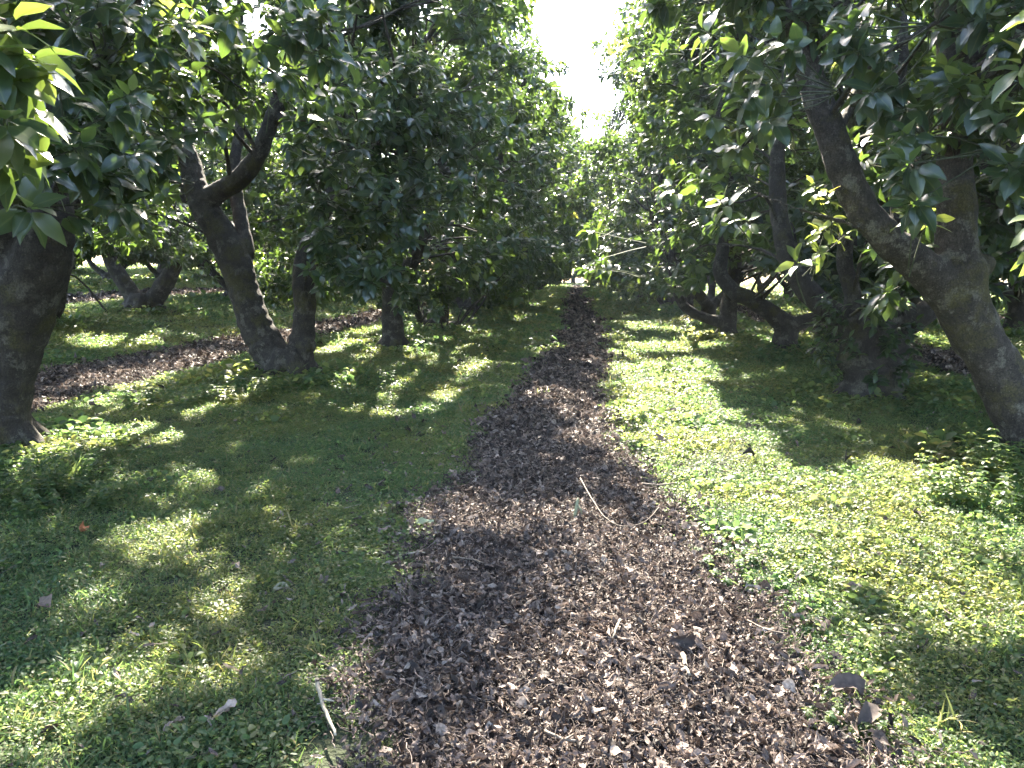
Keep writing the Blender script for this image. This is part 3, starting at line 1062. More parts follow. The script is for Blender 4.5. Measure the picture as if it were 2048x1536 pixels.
NEAR_LABEL = {
    ('R', 4): "shadowed avocado tree right of the path, next behind the small dark trunk",
    ('R', 5): "shadowed avocado tree right of the path, second behind the small dark trunk",
    ('S', 0): "avocado tree forking low into a wide V, beyond the left mulch strip",
    ('S', 1): "avocado tree with a bent low stem, partly behind the thick left trunk",
    ('L', 0): "thick dark avocado tree at the left edge, forking above head height",
    ('L', 1): "avocado tree whose two stems rise in a V beside a bright grass bank",
    ('L', 2): "avocado tree with a short straight upright trunk under low drooping leaves",
    ('L', 3): "avocado tree with a Y shaped fork in its crown and a low curved stem",
    ('L', 4): "dark tree leaning toward the path behind the one with a low curved stem",
    ('R', 0): "big leaning mossy avocado tree whose long bare limb curves up to the left",
    ('R', 1): "stout burled avocado tree with leafy shoots sprouting from its stump-like base",
    ('R', 2): "avocado tree with a low fork, one long limb curving left, behind the burled stump",
    ('R', 3): "small dark avocado tree behind the low forked one, limb reaching pathward"}

MATS = [M_LEAF, M_TWIG, M_BARK]


def sprig(mb, tip, axis, size, flush, nl, rs, stem=0.4):
    """one leaf tuft on the end of its own twig"""
    axis = unit(axis)
    whorls(mb, tip[None], axis[None], rs, 2, (nl, nl + 2), (size * 0.75, size * 1.1), flush=np.array([flush]), droop=0.35)
    s = tip - axis * stem + np.array([0, 0, -0.06])
    tube(mb, spline([s, tip - axis * stem * 0.45 + rs.normal(0, 0.02, 3), tip], 4), np.linspace(0.006, 0.003, 9), 5, 1, cap=False)


# (px, py, depth, twig direction, leaf length, how pale and new 0-1, leaves): shoots of fresh pale leaves
HERO = {
    ('R', 0): [(1862, 432, 5.9, (.2, -.3, 1), .17, 0.78, 7), (1808, 425, 5.9, (-.3, -.4, .8), .15, 0.57, 6), (1655, 385, 6.2, (-.2, -.3, 1), .13, 0.99, 7), (1625, 372, 6.2, (-.6, -.3, .7), .12, 0.94, 6),
               (1660, 440, 6.3, (.2, -.4, .9), .14, 0.88, 8), (1690, 470, 6.3, (.5, -.3, .5), .13, 0.83, 7), (1640, 455, 6.3, (-.3, -.5, .4), .14, 0.78, 7),
               (1592, 520, 5.7, (-.3, -.5, .5), .17, 0.14, 7), (1640, 500, 6.1, (-.1, -.6, .3), .14, 0.62, 6), (1340, 370, 5.6, (-.7, -.2, .8), .16, 0.13, 7), (1440, 400, 5.6, (-.6, -.4, .5), .17, 0.11, 8),
               (1490, 440, 5.8, (-.4, -.4, .2), .15, 0.13, 7), (1550, 75, 5.2, (-.4, -.4, .4), .18, 0.07, 9), (1480, 110, 5.0, (-.7, -.3, .3), .19, 0.08, 9), (1400, 60, 5.0, (-.8, -.2, .4), .18, 0.07, 9),
               (1700, 90, 5.2, (0, -.6, .4), .18, 0.08, 9), (1560, 190, 5.4, (-.4, -.6, .1), .18, 0.08, 8),
               (1540, 240, 5.6, (-.5, -.4, 0), .16, 0.13, 8), (1470, 290, 5.6, (-.5, -.4, .1), .17, 0.08, 9), (1420, 230, 5.5, (-.6, -.3, .2), .17, 0.10, 9)],
    ('L', 0): [(340, 15, 5.6, (.3, -.3, 1), .17, .8, 7), (380, 55, 5.6, (.5, -.4, .3), .17, .3, 8), (330, 170, 5.6, (.5, -.4, .2), .15, .35, 8), (250, 130, 5.5, (.3, -.5, .3), .15, .3, 9),
               (230, 200, 5.5, (.3, -.5, .2), .15, .25, 9), (310, 210, 5.7, (.4, -.4, .1), .14, .3, 8), (190, 160, 5.4, (.2, -.5, .3), .15, .25, 9), (150, 60, 5.4, (.2, -.5, .3), .16, .15, 9)],
    ('L', 2): [(870, 90, 13.2, (.5, -.4, .8), .2, .95, 7), (885, 40, 13.4, (.4, -.3, 1), .18, .9, 6)],
    ('L', 1): [(860, 105, 10.0, (.6, -.4, .4), .18, .7, 6), (700, 15, 9.8, (.2, -.4, .8), .2, .3, 8)],
    ('R', 2): [(1232, 95, 13.5, (-.6, -.3, .9), .17, 1, 8), (1240, 85, 13.4, (-.4, -.4, 1), .17, 1, 8), (1225, 110, 13.6, (-.8, -.2, .6), .16, 1, 7)],
}
for n_, (key, sp) in enumerate(near_spec.items()):
    rng = np.random.default_rng(100 + n_)
    x, y = ROOT[key]
    g = float(gh(x, y))
    o = np.array([x, y, g])
    limbs = [upward(l, rng, height=6.5) if l[-1][2] > 1.5 and l[-1][3] > 0.045 else l for l in sp['limbs']]
    r0 = sp['limbs'][0][1][3]
    for k in range(6):       # root flare
        a = k * 1.047 + rng.uniform(-.3, .3)
        ca, sa = math.cos(a), math.sin(a)
        limbs.append([(x + .3 * r0 * ca, y + .3 * r0 * sa, g + .55 * r0 + .18, .42 * r0), (x + .85 * r0 * ca, y + .85 * r0 * sa, g + .12, .40 * r0),
                      (x + 1.5 * r0 * ca, y + 1.5 * r0 * sa, g - .02, .30 * r0), (x + 2.3 * r0 * ca, y + 2.3 * r0 * sa, g - .10, .2 * r0)])
    blobs = []
    for px, py, Y, r in sp.get('blobs', ()):
        blobs.append((*P(px, py, Y), r * Y / FPX))
    tm, smp = trunk_mesh(limbs, "trunk", 0.022 if y < 12 else 0.035, rng, blobs, o, 0.010)
    bo = crown_boughs(x, y, g, sp['R'], sp['Rz'], sp['zc'], sp['zdown'], sp['nb'], rng)
    if 'more' in sp:
        ex = []
        for px, py, Y, r in sp['more']:
            p = P(px, py, Y)
            ex.append((*p, r, *unit(np.array([0.25 * (p[0] - x), p[1] - y, 0.3]))))
        bo = np.concatenate([bo, np.array(ex)])
    cm = make_crown(bo, smp, rng, 2, 22, lambda p: sp['rej'](p) | in_gap(p), 0.03 if key[0] == 'R' else 0.012)
    for k in range(len(cm.v)):
        cm.v[k] = cm.v[k] - o.astype(np.float32)
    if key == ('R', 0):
        tm.materials[0] = M_BARK_SKYLIT
    t = tree(NEAR_LABEL[key], "avocado trees lining the path", x, y, tm, cm.mesh("crown", MATS), z=g)
    if key in HERO:
        nm = MB()
        rs = np.random.default_rng(55 + n_)
        for px, py, Y, ax, size, fl, nl in HERO[key]:
            sprig(nm, P(px, py, Y) - o, np.array(ax, float), size, fl, nl, rs)
        link("new_leaves", nm.mesh("new_leaves", MATS), t)
    if key == ('R', 1):      # leafy shoots sprouting from the stump
        sh = MB()
        rs = np.random.default_rng(77)
        for k in range(26):
            a = rs.uniform(2.3, 5.6)
            z = rs.uniform(0.15, 1.1)
            r = 0.36
            s = np.array([math.cos(a) * r, math.sin(a) * r, z])
            L = rs.uniform(0.25, 0.6)
            e = s + np.array([math.cos(a) * 0.55 - 0.15, math.sin(a) * 0.55, 0.8]) * L
            tube(sh, spline([s, 0.5 * (s + e) + rs.normal(0, 0.03, 3), e], 3), np.linspace(0.007, 0.003, 7), 4, 1, cap=False)
            for f_ in (0.45, 0.75, 1.0):
                whorls(sh, (s + (e - s) * f_)[None], unit(e - s)[None], rs, 2, (4, 7), (0.10, 0.17))
        link("shoot", sh.mesh("shoot", MATS), t)

# two trees beside the camera: their boughs reach in at the top corners
def frame_rej(p):
    px, py = project(p)
    return (p[:, 1] > -0.5) & (px > -120) & (px < 2170) & (py > -200) & (py < 1700) | (np.abs(p[:, 0]) < 1.7)


SIDE = [
    (-4.7, 1.9, 'L', "avocado tree at the top left corner, its nearest large sunlit leaves hanging into view",
     [(25, 45, 2.9, (.7, -.45, .3), .21, 0.15, 7), (75, 125, 3.0, (.8, -.45, -.2), .21, 0.18, 9), (60, 215, 3.0, (.7, -.45, -.4), .21, 0.20, 8), (20, 160, 2.9, (.5, -.45, 0), .21, 0.11, 8),
      (45, 290, 3.1, (.6, -.45, -.3), .21, 0.07, 8), (5, 330, 3.0, (.5, -.45, -.2), .21, 0.06, 8), (60, 420, 3.4, (.6, -.45, -.1), .21, 0.03, 8), (15, 250, 2.8, (.5, -.45, -.3), .21, 0.09, 8), (-30, 90, 2.8, (.5, -.45, .2), .21, 0.09, 9)],
     [(-240, 120, 2.5), (-110, 20, 2.7), (10, 40, 2.9)]),
    (4.9, 2.4, 'R', "avocado tree at the right edge, its yellow tipped young leaves hanging into view",
     [(2085, 205, 3.4, (-.6, -.1, .5), .15, .45, 7), (2075, 20, 3.4, (-.5, -.1, .4), .15, .35, 8), (2085, 430, 3.3, (-.6, -.2, .3), .15, .3, 7), (2085, 500, 3.3, (-.5, -.3, 0), .15, .25, 7)],
     [(2330, 260, 3.0), (2190, 180, 3.2), (2080, 205, 3.4)])]
for n_, (x, y, s_, lab, hero, br) in enumerate(SIDE):
    rng = np.random.default_rng(500 + n_)
    g = float(gh(x, y))
    o = np.array([x, y, g])
    sk = wild_skeleton(rng, 0.22, fork=0.8, nl=5)
    sk = sk[:1] + [l for l in sk[1:] if not frame_rej(np.array(l)[:, :3] + o).any()]
    tm, smp = trunk_mesh(sk, "trunk", 0.035, rng)
    bo = crown_boughs(0, 0, 0, 3.0, 3.2, 4.6, 2.6, 110, rng)
    cm = make_crown(bo, smp, rng, 1, 20, lambda p: frame_rej(p + o) | in_gap(p + o), 0.02)
    t = tree(lab, "avocado trees lining the path", x, y, tm, cm.mesh("crown", MATS), z=g)
    nm = MB()
    for px, py, Y, ax, size, fl, nl in hero:
        sprig(nm, P(px, py, Y) - o, np.array(ax, float), size, fl, nl, rng)
    bp = [P(*q) - o for q in br]
    st = smp[np.argmin(np.linalg.norm(smp - bp[0], axis=1))]
    path_ = spline([st, 0.5 * (st + bp[0]) + np.array([0, 0, .15]), *bp], 5)
    tube(nm, path_, np.linspace(0.03, 0.006, len(path_)), 7, 2)
    for px, py, Y, ax, *_r in hero:
        e = P(px, py, Y) - o - unit(np.array(ax, float)) * 0.35
        s0 = path_[np.argmin(np.linalg.norm(path_ - e, axis=1))]
        if np.linalg.norm(e - s0) > 0.05:
            tube(nm, spline([s0, 0.5 * (s0 + e) + np.array([0, 0, 0.05]), e], 4), np.linspace(0.008, 0.005, 9), 5, 1, cap=False)
    link("new_leaves", nm.mesh("new_leaves", MATS), t)

# far trees: three builds, each copied, turned and scaled
protos = []
for k in range(4):
    rng = np.random.default_rng(300 + k)
    tm, smp = trunk_mesh(wild_skeleton(rng, 0.22 + 0.03 * k, fork=(0.55, 0.9, 1.1, 0.4)[k], nl=(3, 4, 3, 2)[k] + 1), "trunk", 0.04, rng, rough=0.014)
    bo = crown_boughs(0, 0, 0, (3.5, 3.75, 3.6, 3.9)[k], (3.8, 4.4, 4.0, 4.8)[k], 4.5, 3.6, 165, rng, flare=0.62)
    cm = make_crown(bo, smp, rng, 1, 27, lambda p: (p[:, 2] < 1.0) | ((p[:, 2] < 2.3) & (np.hypot(p[:, 0], p[:, 1]) > 2.5)), 0.02)
    protos.append((tm, cm.mesh("crown", MATS)))
for k in range(2):
    rng = np.random.default_rng(320 + k)
    tm, smp = trunk_mesh(wild_skeleton(rng, 0.24, fork=(0.5, 0.8)[k], nl=3), "trunk", 0.04, rng, rough=0.014)
    bo = crown_boughs(0, 0, 0, 2.95, (3.6, 4.0)[k], 4.3, 2.7, 140, rng, flare=0.9)
    cm = make_crown(bo, smp, rng, 1, 21, lambda p: p[:, 2] < 1.35, 0.02)
    protos.append((tm, cm.mesh("crown", MATS)))
cnt = {}
ordn = ["first", "second", "third", "fourth", "fifth", "sixth", "seventh", "eighth", "ninth", "tenth", "eleventh", "twelfth", "thirteenth"]
rngP = np.random.default_rng(9)
for row, x, y in FAR:
    k = cnt.get(row, 0)
    cnt[row] = k + 1
    tm, cmesh = protos[int(rngP.integers(0, 4)) if row in ('left', 'right', 'end', 'fourth left') else int(rngP.integers(4, 6))]
    lab = {'left': "dark avocado tree %s beyond the leaning tree in the row left of the path",
           'right': "avocado tree %s beyond the two shadowed ones in the row right of the path",
           'second left': "avocado tree %s from the camera in the row past the left mulch strip",
           'second right': "avocado tree %s from the camera in the row past the right mulch strip",
           'third left': "avocado tree %s along the third row up the left slope",
           'third right': "avocado tree %s along the third row away on the right",
           'fourth left': "avocado tree %s along the farthest row up the left slope",
           'end': "distant avocado tree %s from the left across the end of the path"}[row] % ordn[k]
    tree(lab, {'left': "avocado trees lining the path", 'right': "avocado trees lining the path"}.get(row, "avocado trees in the rows behind"),
         x, y, tm, cmesh, rngP.uniform(0, 6.28), rngP.uniform(0.92, 1.12))

# ------------------------------------------------------------------ scattered ground cover and litter
def view_mask(x, y, margin=1.6):
    px, py = project(np.stack([x, y, 0 * x], -1))
    m = margin * FPX / np.maximum(y, 1.0)
    return (y > 1.2) & (px > -m) & (px < 2048 + m)


def scatter(name, pts, rot, scl, idx, templates):
    coll = bpy.data.collections.new(name + "_kinds")
    for k, me in enumerate(templates):
        coll.objects.link(bpy.data.objects.new("%s_kind_%02d" % (name, k), me))
    me = bpy.data.meshes.new(name)
    me.vertices.add(len(pts))
    me.vertices.foreach_set("co", np.asarray(pts, np.float32).ravel())
    for nm, ty, arr, key in (("rot", 'FLOAT_VECTOR', rot, "vector"), ("scl", 'FLOAT', scl, "value"), ("idx", 'INT', idx, "value")):
        at = me.attributes.new(nm, ty, 'POINT')
        at.data.foreach_set(key, np.asarray(arr, np.int32 if ty == 'INT' else np.float32).ravel())
    me.update()
    o = link(name, me)
    ng = bpy.data.node_groups.new(name, 'GeometryNodeTree')
    ng.interface.new_socket("Geometry", in_out='INPUT', socket_type='NodeSocketGeometry')
    ng.interface.new_socket("Geometry", in_out='OUTPUT', socket_type='NodeSocketGeometry')
    gi, go = ng.nodes.new('NodeGroupInput'), ng.nodes.new('NodeGroupOutput')
    ci = ng.nodes.new('GeometryNodeCollectionInfo')
    ci.inputs[0].default_value = coll
    ci.inputs[1].default_value = True
    ci.inputs[2].default_value = True
    ip = ng.nodes.new('GeometryNodeInstanceOnPoints')
    ip.inputs["Pick Instance"].default_value = True

    def attr(nm, ty):
        n = ng.nodes.new('GeometryNodeInputNamedAttribute')
        n.data_type = ty
        n.inputs[0].default_value = nm
        return next(s for s in n.outputs if s.enabled and s.name == "Attribute")
    L = ng.links.new
    L(gi.outputs[0], ip.inputs["Points"])
    L(ci.outputs[0], ip.inputs["Instance"])
    L(attr("idx", 'INT'), ip.inputs["Instance Index"])
    L(attr("rot", 'FLOAT_VECTOR'), ip.inputs["Rotation"])
    L(attr("scl", 'FLOAT'), ip.inputs["Scale"])
    L(ip.outputs[0], go.inputs[0])
    md = o.modifiers.new("scatter", 'NODES')
    md.node_group = ng
    return o


def cover_tuft(rng, kind):
    """a hand-sized tuft: creeping weed leaves, clover, or fine grass"""
    mb = MB()
    if kind in (0, 1, 2):
        n = (44, 40, 26)[kind]
        R = 0.085
        r = R * np.sqrt(rng.random(n))
        a = rng.uniform(0, 6.28, n)
        z = rng.uniform(0.006, (0.04, 0.055, 0.07)[kind], n) * (1 - 0.4 * r / R)
        base = np.stack([r * np.cos(a), r * np.sin(a), z], 1)
        b = rng.uniform(0, 6.28, n)
        d = np.stack([np.cos(b), np.sin(b), rng.normal(0.1, 0.35, n)], 1)
        up = np.stack([rng.normal(0, 0.35, n), rng.normal(0, 0.35, n), np.ones(n)], 1)
        sz = rng.uniform(*((0.012, 0.023), (0.015, 0.029), (0.026, 0.044))[kind], n)
        leaves(mb, base, d, up, sz, rng, 1, width=(0.62, 0.7, 0.8)[kind], tint=np.clip(rng.beta(2, 2, n), 0, 1),
               flush=(rng.random(n) < 0.05) * rng.uniform(0.4, 1, n))
        for k in range(5):
            s = np.array([rng.normal(0, 0.03), rng.normal(0, 0.03), 0])
            e = s + np.array([rng.normal(0, 0.02), rng.normal(0, 0.02), rng.uniform(0.02, 0.05)])
            tube(mb, np.array([s, e]), [0.0012, 0.0008], 3, 0, cap=False, col=(0.4, 0, 0, 1))
    ng_ = (3, 2, 2, 24, 26)[kind]
    ht = ((0.03, 0.06), (0.03, 0.07), (0.03, 0.06), (0.03, 0.075), (0.10, 0.24))[kind]
    n = ng_
    r = 0.075 * np.sqrt(rng.random(n))
    a = rng.uniform(0, 6.28, n)
    base = np.stack([r * np.cos(a), r * np.sin(a), 0 * r], 1)
    b = rng.uniform(0, 6.28, n)
    lean = rng.uniform(0.1, 0.9, n)
    d = np.stack([np.cos(b) * lean, np.sin(b) * lean, np.ones(n)], 1)
    up = np.stack([np.cos(b), np.sin(b), 0.3 * np.ones(n)], 1)
    sz = rng.uniform(*ht, n)
    leaves(mb, base, d, -up, sz, rng, 1, width=0.075 if kind == 4 else 0.085, curl=-rng.uniform(0.1, 0.6, n) * -1, tint=rng.beta(2, 2, n),
           flush=(rng.random(n) < 0.12) * rng.uniform(0.4, 1, n))
    return mb.mesh("tuft", [M_COVER])


rng = np.random.default_rng(41)
KINDS = [cover_tuft(rng, k) for k in (0, 0, 0, 1, 1, 2, 3, 3, 4)]


def field(y0, y1, dens, xl, xr, rng):
    n = int((y1 - y0) * (xr - xl) * dens)
    return rng.uniform(xl, xr, n), rng.uniform(y0, y1, n)


X, Y, S = [], [], []
bands = [(1.8, 4.0, 430, 0.9), (4.0, 6.5, 360, 0.95), (6.5, 10, 220, 1.15), (10, 16, 110, 1.6), (16, 26, 48, 2.3), (26, 45, 20, 3.3), (45, 100, 8, 5.0)]
for y0, y1, dens, s in bands:
    w = y1 * 0.8 + 1.5
    x, y = field(y0, y1, dens, -min(w, 34), min(w * 0.85, 28), rng)
    ok = view_mask(x, y)
    X.append(x[ok]); Y.append(y[ok]); S.append(np.full(ok.sum(), s))
X, Y, S = map(np.concatenate, (X, Y, S))
pd = path_dist(X, Y)
q = np.stack([X, Y, 0 * X], -1)
edge = pd + 0.10 * vnoise(q * 4, 51) + rng.normal(0, 0.07, len(X))
bare = vnoise(q * 1.1, 52) + 0.5 * vnoise(q * 3.2, 53)
lush = np.clip((edge + 0.30) / 0.42, 0, 1)
keep = rng.random(len(X)) < np.where(lush < 1, 0.015 + 0.7 * lush ** 2.2, 1)
keep &= ~((bare > 0.85) & (rng.random(len(X)) < 0.7))
X, Y, S, q, pd = X[keep], Y[keep], S[keep], q[keep], pd[keep]
kn = vnoise(q * 0.8, 54) + rng.normal(0, 0.5, len(X))
idx = np.where(kn < -0.85, rng.integers(6, 8, len(X)), np.where(kn > 0.75, rng.integers(3, 6, len(X)), rng.integers(0, 3, len(X))))
neartree = np.zeros(len(X), bool)
for tx, ty, _ in TREES_AT:
    neartree |= (X - tx) ** 2 + (Y - ty) ** 2 < 1.0
idx = np.where(rng.random(len(X)) < 0.012, 8, idx)
idx = np.where(neartree & (rng.random(len(X)) < 0.6), rng.integers(3, 6, len(X)), idx)
S = S * rng.uniform(0.7, 1.25, len(X)) * (1 + 0.28 * np.clip(vnoise(q * 1.7, 57), -1, 1.3)) * np.where(rng.random(len(X)) < 0.05, 1.6, 1) * np.where(neartree, 1.5, 1)
S = np.where(idx == 8, S * 0.45, S)
S = np.where(pd < 0.1, S * 0.62, S)
rot = np.stack([rng.normal(0, 0.12, len(X)), rng.normal(0, 0.12, len(X)), rng.uniform(0, 6.28, len(X))], 1)
tag(scatter("ground_cover", np.stack([X, Y, gh(X, Y) + 0.002], 1), rot, S, idx, KINDS), kind="stuff")
print("cover tufts", len(X))


def dry_leaf(rng, L, w, curl, fold):
    mb = MB()
    nt_, nw = 7, 5
    t = np.linspace(0, 1, nt_)
    wv = np.sin(np.pi * np.clip(t * 0.94 + 0.03, 0, 1)) ** 0.8
    V = []
    c0, c1 = rng.normal(0, 0.5, 2)
    for a, ww in zip(t, wv):
        for b in np.linspace(-1, 1, nw):
            x = L * a
            y = 0.5 * w * L * ww * b * (1 + 0.14 * rng.normal())
            z = L * (curl * (a - 0.5) ** 2 * 1.5 + fold * b * b * ww * 0.45 + 0.10 * math.sin(6 * a + c0 * 3) * b + 0.03 * rng.normal() + c1 * 0.22 * a * b)
            V.append((x - L / 2, y, z))
    V = np.array(V)
    V[:, 2] -= np.percentile(V[:, 2], 10)
    i, j = np.meshgrid(np.arange(nt_ - 1), np.arange(nw - 1), indexing='ij')
    a = (i * nw + j).ravel()
    f = np.concatenate([np.stack([a, a + nw, a + nw + 1], 1), np.stack([a, a + nw + 1, a + 1], 1)])
    drop = rng.random(len(f)) < 0.06
    mb.add(V, f[~drop])
    return mb.mesh("dry_leaf", [M_LITTER])


def litter_twig(rng):
    mb = MB()
    L = rng.uniform(0.08, 0.22)
    p = np.stack([np.linspace(-L / 2, L / 2, 6), rng.normal(0, 0.008, 6), 0.006 + rng.normal(0, 0.004, 6)], 1)
    tube(mb, p, np.linspace(0.0035, 0.002, 6), 5)
    return mb.mesh("twig", [M_LITTER])


rng = np.random.default_rng(61)
LIT = [dry_leaf(rng, rng.uniform(0.06, 0.16), rng.uniform(0.14, 0.42), rng.uniform(-0.35, 0.5), rng.uniform(-0.3, 0.6)) for _ in range(16)]
LIT += [dry_leaf(rng, rng.uniform(0.025, 0.05), rng.uniform(0.5, 0.9), rng.uniform(-0.7, 0.9), rng.uniform(-0.5, 1.0)) for _ in range(8)]
LIT += [litter_twig(rng) for _ in range(9)]
X, Y, S = [], [], []
for y0, y1, dens, s in [(1.6, 4.2, 5600, 0.41), (4.2, 7, 3700, 0.45), (7, 12, 1300, 0.68), (12, 20, 380, 1.1), (20, 36, 90, 1.9), (36, 88, 26, 3.0)]:
    for xl, xr in ((-2.0, 2.0), (-9, -5.4), (5.3, 8.3), (-17, -13.8), (13, 16)):
        if y0 < 7 and abs(xl) > 3:
            continue
        x, y = field(y0, y1, dens if abs(xl) < 3 else dens * 0.8, xl, xr, rng)
        ok = view_mask(x, y)
        X.append(x[ok]); Y.append(y[ok]); S.append(np.full(ok.sum(), s))
X, Y, S = map(np.concatenate, (X, Y, S))
pd = path_dist(X, Y)
edge = pd + rng.normal(0, 0.10, len(X)) + 0.1 * vnoise(np.stack([X, Y, 0 * X], -1) * 3, 71)
keep = (edge < 0.08) | (rng.random(len(X)) < 0.012)
# litter lying under the crowns, among the weeds
x2, y2_ = field(2, 26, 14, -14, 12, rng)
ok = view_mask(x2, y2_) & (rng.random(len(x2)) < 0.30 + 0.7 * (vnoise(np.stack([x2, y2_, 0 * x2], -1) * 1.1, 52) > 0.75))
X, Y, S = X[keep], Y[keep], S[keep]
onp = path_dist(X, Y) < 0
lift = np.where(onp, 0.035, 0.03) + rng.random(len(X)) ** 1.5 * 0.035
xt, yt = [], []
for tx, ty, _ in TREES_AT:
    if ty < 24:
        r = 0.25 + np.abs(rng.normal(0, 0.55, 150))
        a = rng.uniform(0, 6.28, 150)
        xt.append(tx + r * np.cos(a))
        yt.append(ty + r * np.sin(a))
x2, y2_ = np.concatenate([x2[ok], *xt]), np.concatenate([y2_[ok], *yt])
ok = np.ones(len(x2), bool)
X, Y, S, lift = np.concatenate([X, x2[ok]]), np.concatenate([Y, y2_[ok]]), np.concatenate([S, np.full(ok.sum(), 0.62)]), np.concatenate([lift, np.full(ok.sum(), 0.035)])
rot = np.stack([rng.normal(0, 0.5, len(X)), rng.normal(0, 0.5, len(X)), rng.uniform(0, 6.28, len(X))], 1)
idx = rng.integers(0, len(LIT), len(X))
tag(scatter("leaf_litter", np.stack([X, Y, gh(X, Y) + lift], 1), rot, S * np.clip(np.exp(rng.normal(-0.22, 0.33, len(X))), 0.35, 1.35), idx, LIT), kind="stuff")
print("litter", len(X))


# ------------------------------------------------------------------ single things lying about
def single(name, me, loc, label, cat, group=None, rot=(0, 0, 0), parent=None):
    o = link(name, me, parent, loc)
    o.rotation_euler = rot
    return tag(o, label, cat, group)


def stick(pix, r, mat, up=0.06, side=None, lift=None):
    pts = np.array([G(px, py, up) for px, py in pix])
    if lift is not None:
        pts[:, 2] += np.array(lift)
    o = pts.mean(0)
    m = MB()
    sp = spline(pts - o, 5)
    rs = np.random.default_rng(int(pix[0][0]))
    sp = sp + rs.normal(0, 0.15 * r, sp.shape)
    tube(m, sp, np.linspace(r, 0.55 * r, len(sp)), 8, 0, 0.10, rs)
    if side:
        q = np.array([G(px, py, up + 0.01) for px, py in side]) - o
        tube(m, spline(q, 4), np.linspace(0.6 * r, 0.3 * r, 4 * (len(q) - 1) + 1), 6, 0, 0.08, rs)
    return m.mesh("stick", [mat]), o


GT = "twigs and sticks fallen on the leaf path"
for pix, r, mat, side, lift, lab in [
    ([(1160, 990), (1188, 1020), (1215, 1042), (1250, 1053), (1292, 1045), (1318, 1026)], .006, M_STICK, None, (.12, .05, .01, 0, .01, .04), "thin curved twig arching over the leaf litter beside the upright chip"),
    ([(1283, 967), (1315, 970), (1348, 966)], .011, M_STICK, None, None, "short straight dark stick at the right edge of the leaf path"),
    ([(634, 1358), (640, 1392), (656, 1432), (672, 1470)], .012, M_PALE, [(646, 1398), (668, 1402)], None, "pale forked stick lying in the weeds left of the path"),
    ([(1366, 1308), (1372, 1335), (1380, 1350)], .014, M_PALE, None, None, "pale splintered stick lying across dark litter on the path"),
    ([(1090, 1462), (1125, 1478), (1165, 1482)], .009, M_STICK, [(1130, 1479), (1150, 1466)], None, "small brown twig at the bottom middle of the path"),
    ([(1495, 1240), (1530, 1258), (1575, 1268)], .006, M_STICK, None, None, "thin brown twig at the right path edge among weeds"),
    ([(905, 1115), (940, 1118), (968, 1126)], .010, M_STICK, None, None, "short brown stick on the left side of the path"),
    ([(812, 1108), (835, 1104), (850, 1106)], .008, M_PALE, None, None, "short pale stick at the left path edge"),
    ([(1240, 1240), (1225, 1275)], .010, M_PALE, None, None, "pale straight stick lying along the middle of the path"),
]:
    me, o = stick(pix, 0.72 * r, mat, 0.072, side, lift)
    single("fallen_stick", me, o, lab, "stick", GT)

m = MB()
rs = np.random.default_rng(5)
tube(m, [(-.012, 0, 0), (-.004, 0, .06), (.006, .005, .125), (.012, .01, .15)], [.011, .012, .012, .006], 7, 0, .12, rs)
tube(m, [(.004, 0, .11), (.03, -.01, .08), (.036, -.012, .05)], [.007, .007, .004], 6, 0, .1, rs)
single("wood_chip", m.mesh("wood_chip", [twig_material("mossy_chip", (.20, .21, .13))]), G(1152, 1042, .03), "greenish forked chip of wood standing upright in the leaf litter", "wood chip")


def big_leaf(px, py, L, w, curl, fold, rgb, lab, rot, seed, cat="dead leaf", group="large dead leaves", up=0.06):
    me = dry_leaf(np.random.default_rng(seed), L, w, curl, fold)
    me.materials.clear()
    me.materials.append(twig_material("leaf_%d" % seed, rgb, 0.85))
    single("fallen_leaf", me, G(px, py, up), lab, cat, group, rot)


big_leaf(850, 1046, .11, .5, .1, .3, (.22, .24, .15), "pale green fallen leaf lying flat at the left path edge", (.25, .1, .3), 1)
big_leaf(568, 1182, .11, .5, -.3, .35, (.15, .14, .09), "grey green curled fallen leaf in the clover left of the path", (.1, .2, .2), 2)
big_leaf(88, 1212, .11, .55, -.3, .4, (.13, .09, .07), "dark brown curled fallen leaf in the weeds at the far left", (.1, .1, 2.6), 3)
big_leaf(162, 1058, .10, .6, .5, .8, (.36, .14, .06), "orange brown fallen leaf at the edge of the weeds by the left tree", (.9, .2, 1.8), 4)
big_leaf(1366, 1283, .13, .5, -.5, .8, (.05, .035, .03), "dark dead leaf standing on edge near the right side of the path", (1.1, .1, .3), 5, up=.07)
big_leaf(1690, 1385, .15, .5, -.45, .35, (.07, .05, .042), "large dark curled dead leaf humped at the lower right path edge", (.1, .1, .2), 6)
big_leaf(1745, 1437, .14, .5, -.4, .4, (.06, .045, .038), "large dark dead leaf beside a small weed at the lower right path edge", (.2, -.2, .5), 7)
big_leaf(1495, 912, .12, .5, -.8, .8, (.035, .026, .022), "dark dead leaf on the sunlit grass right of the path", (.5, .1, .4), 8, up=.07)
big_leaf(1690, 920, .11, .5, -.8, .9, (.035, .026, .022), "dark dead leaf on the shadow edge below the stump", (.4, .4, 1.2), 9, up=.07)
big_leaf(1828, 1022, .09, .6, .5, .9, (.04, .03, .025), "small dark dead leaf standing in the grass near the right weeds", (1.3, .2, .9), 10, up=.07)
big_leaf(757, 968, .12, .4, .6, .9, (.045, .035, .035), "narrow dark dead leaf standing in the grass left of the path", (1.3, .3, 1.7), 11, up=.06)
big_leaf(1592, 1043, .06, .6, .2, .3, (.75, .55, .05), "small yellow fallen leaf on the sunlit grass", (.2, .1, .2), 12, up=.07)

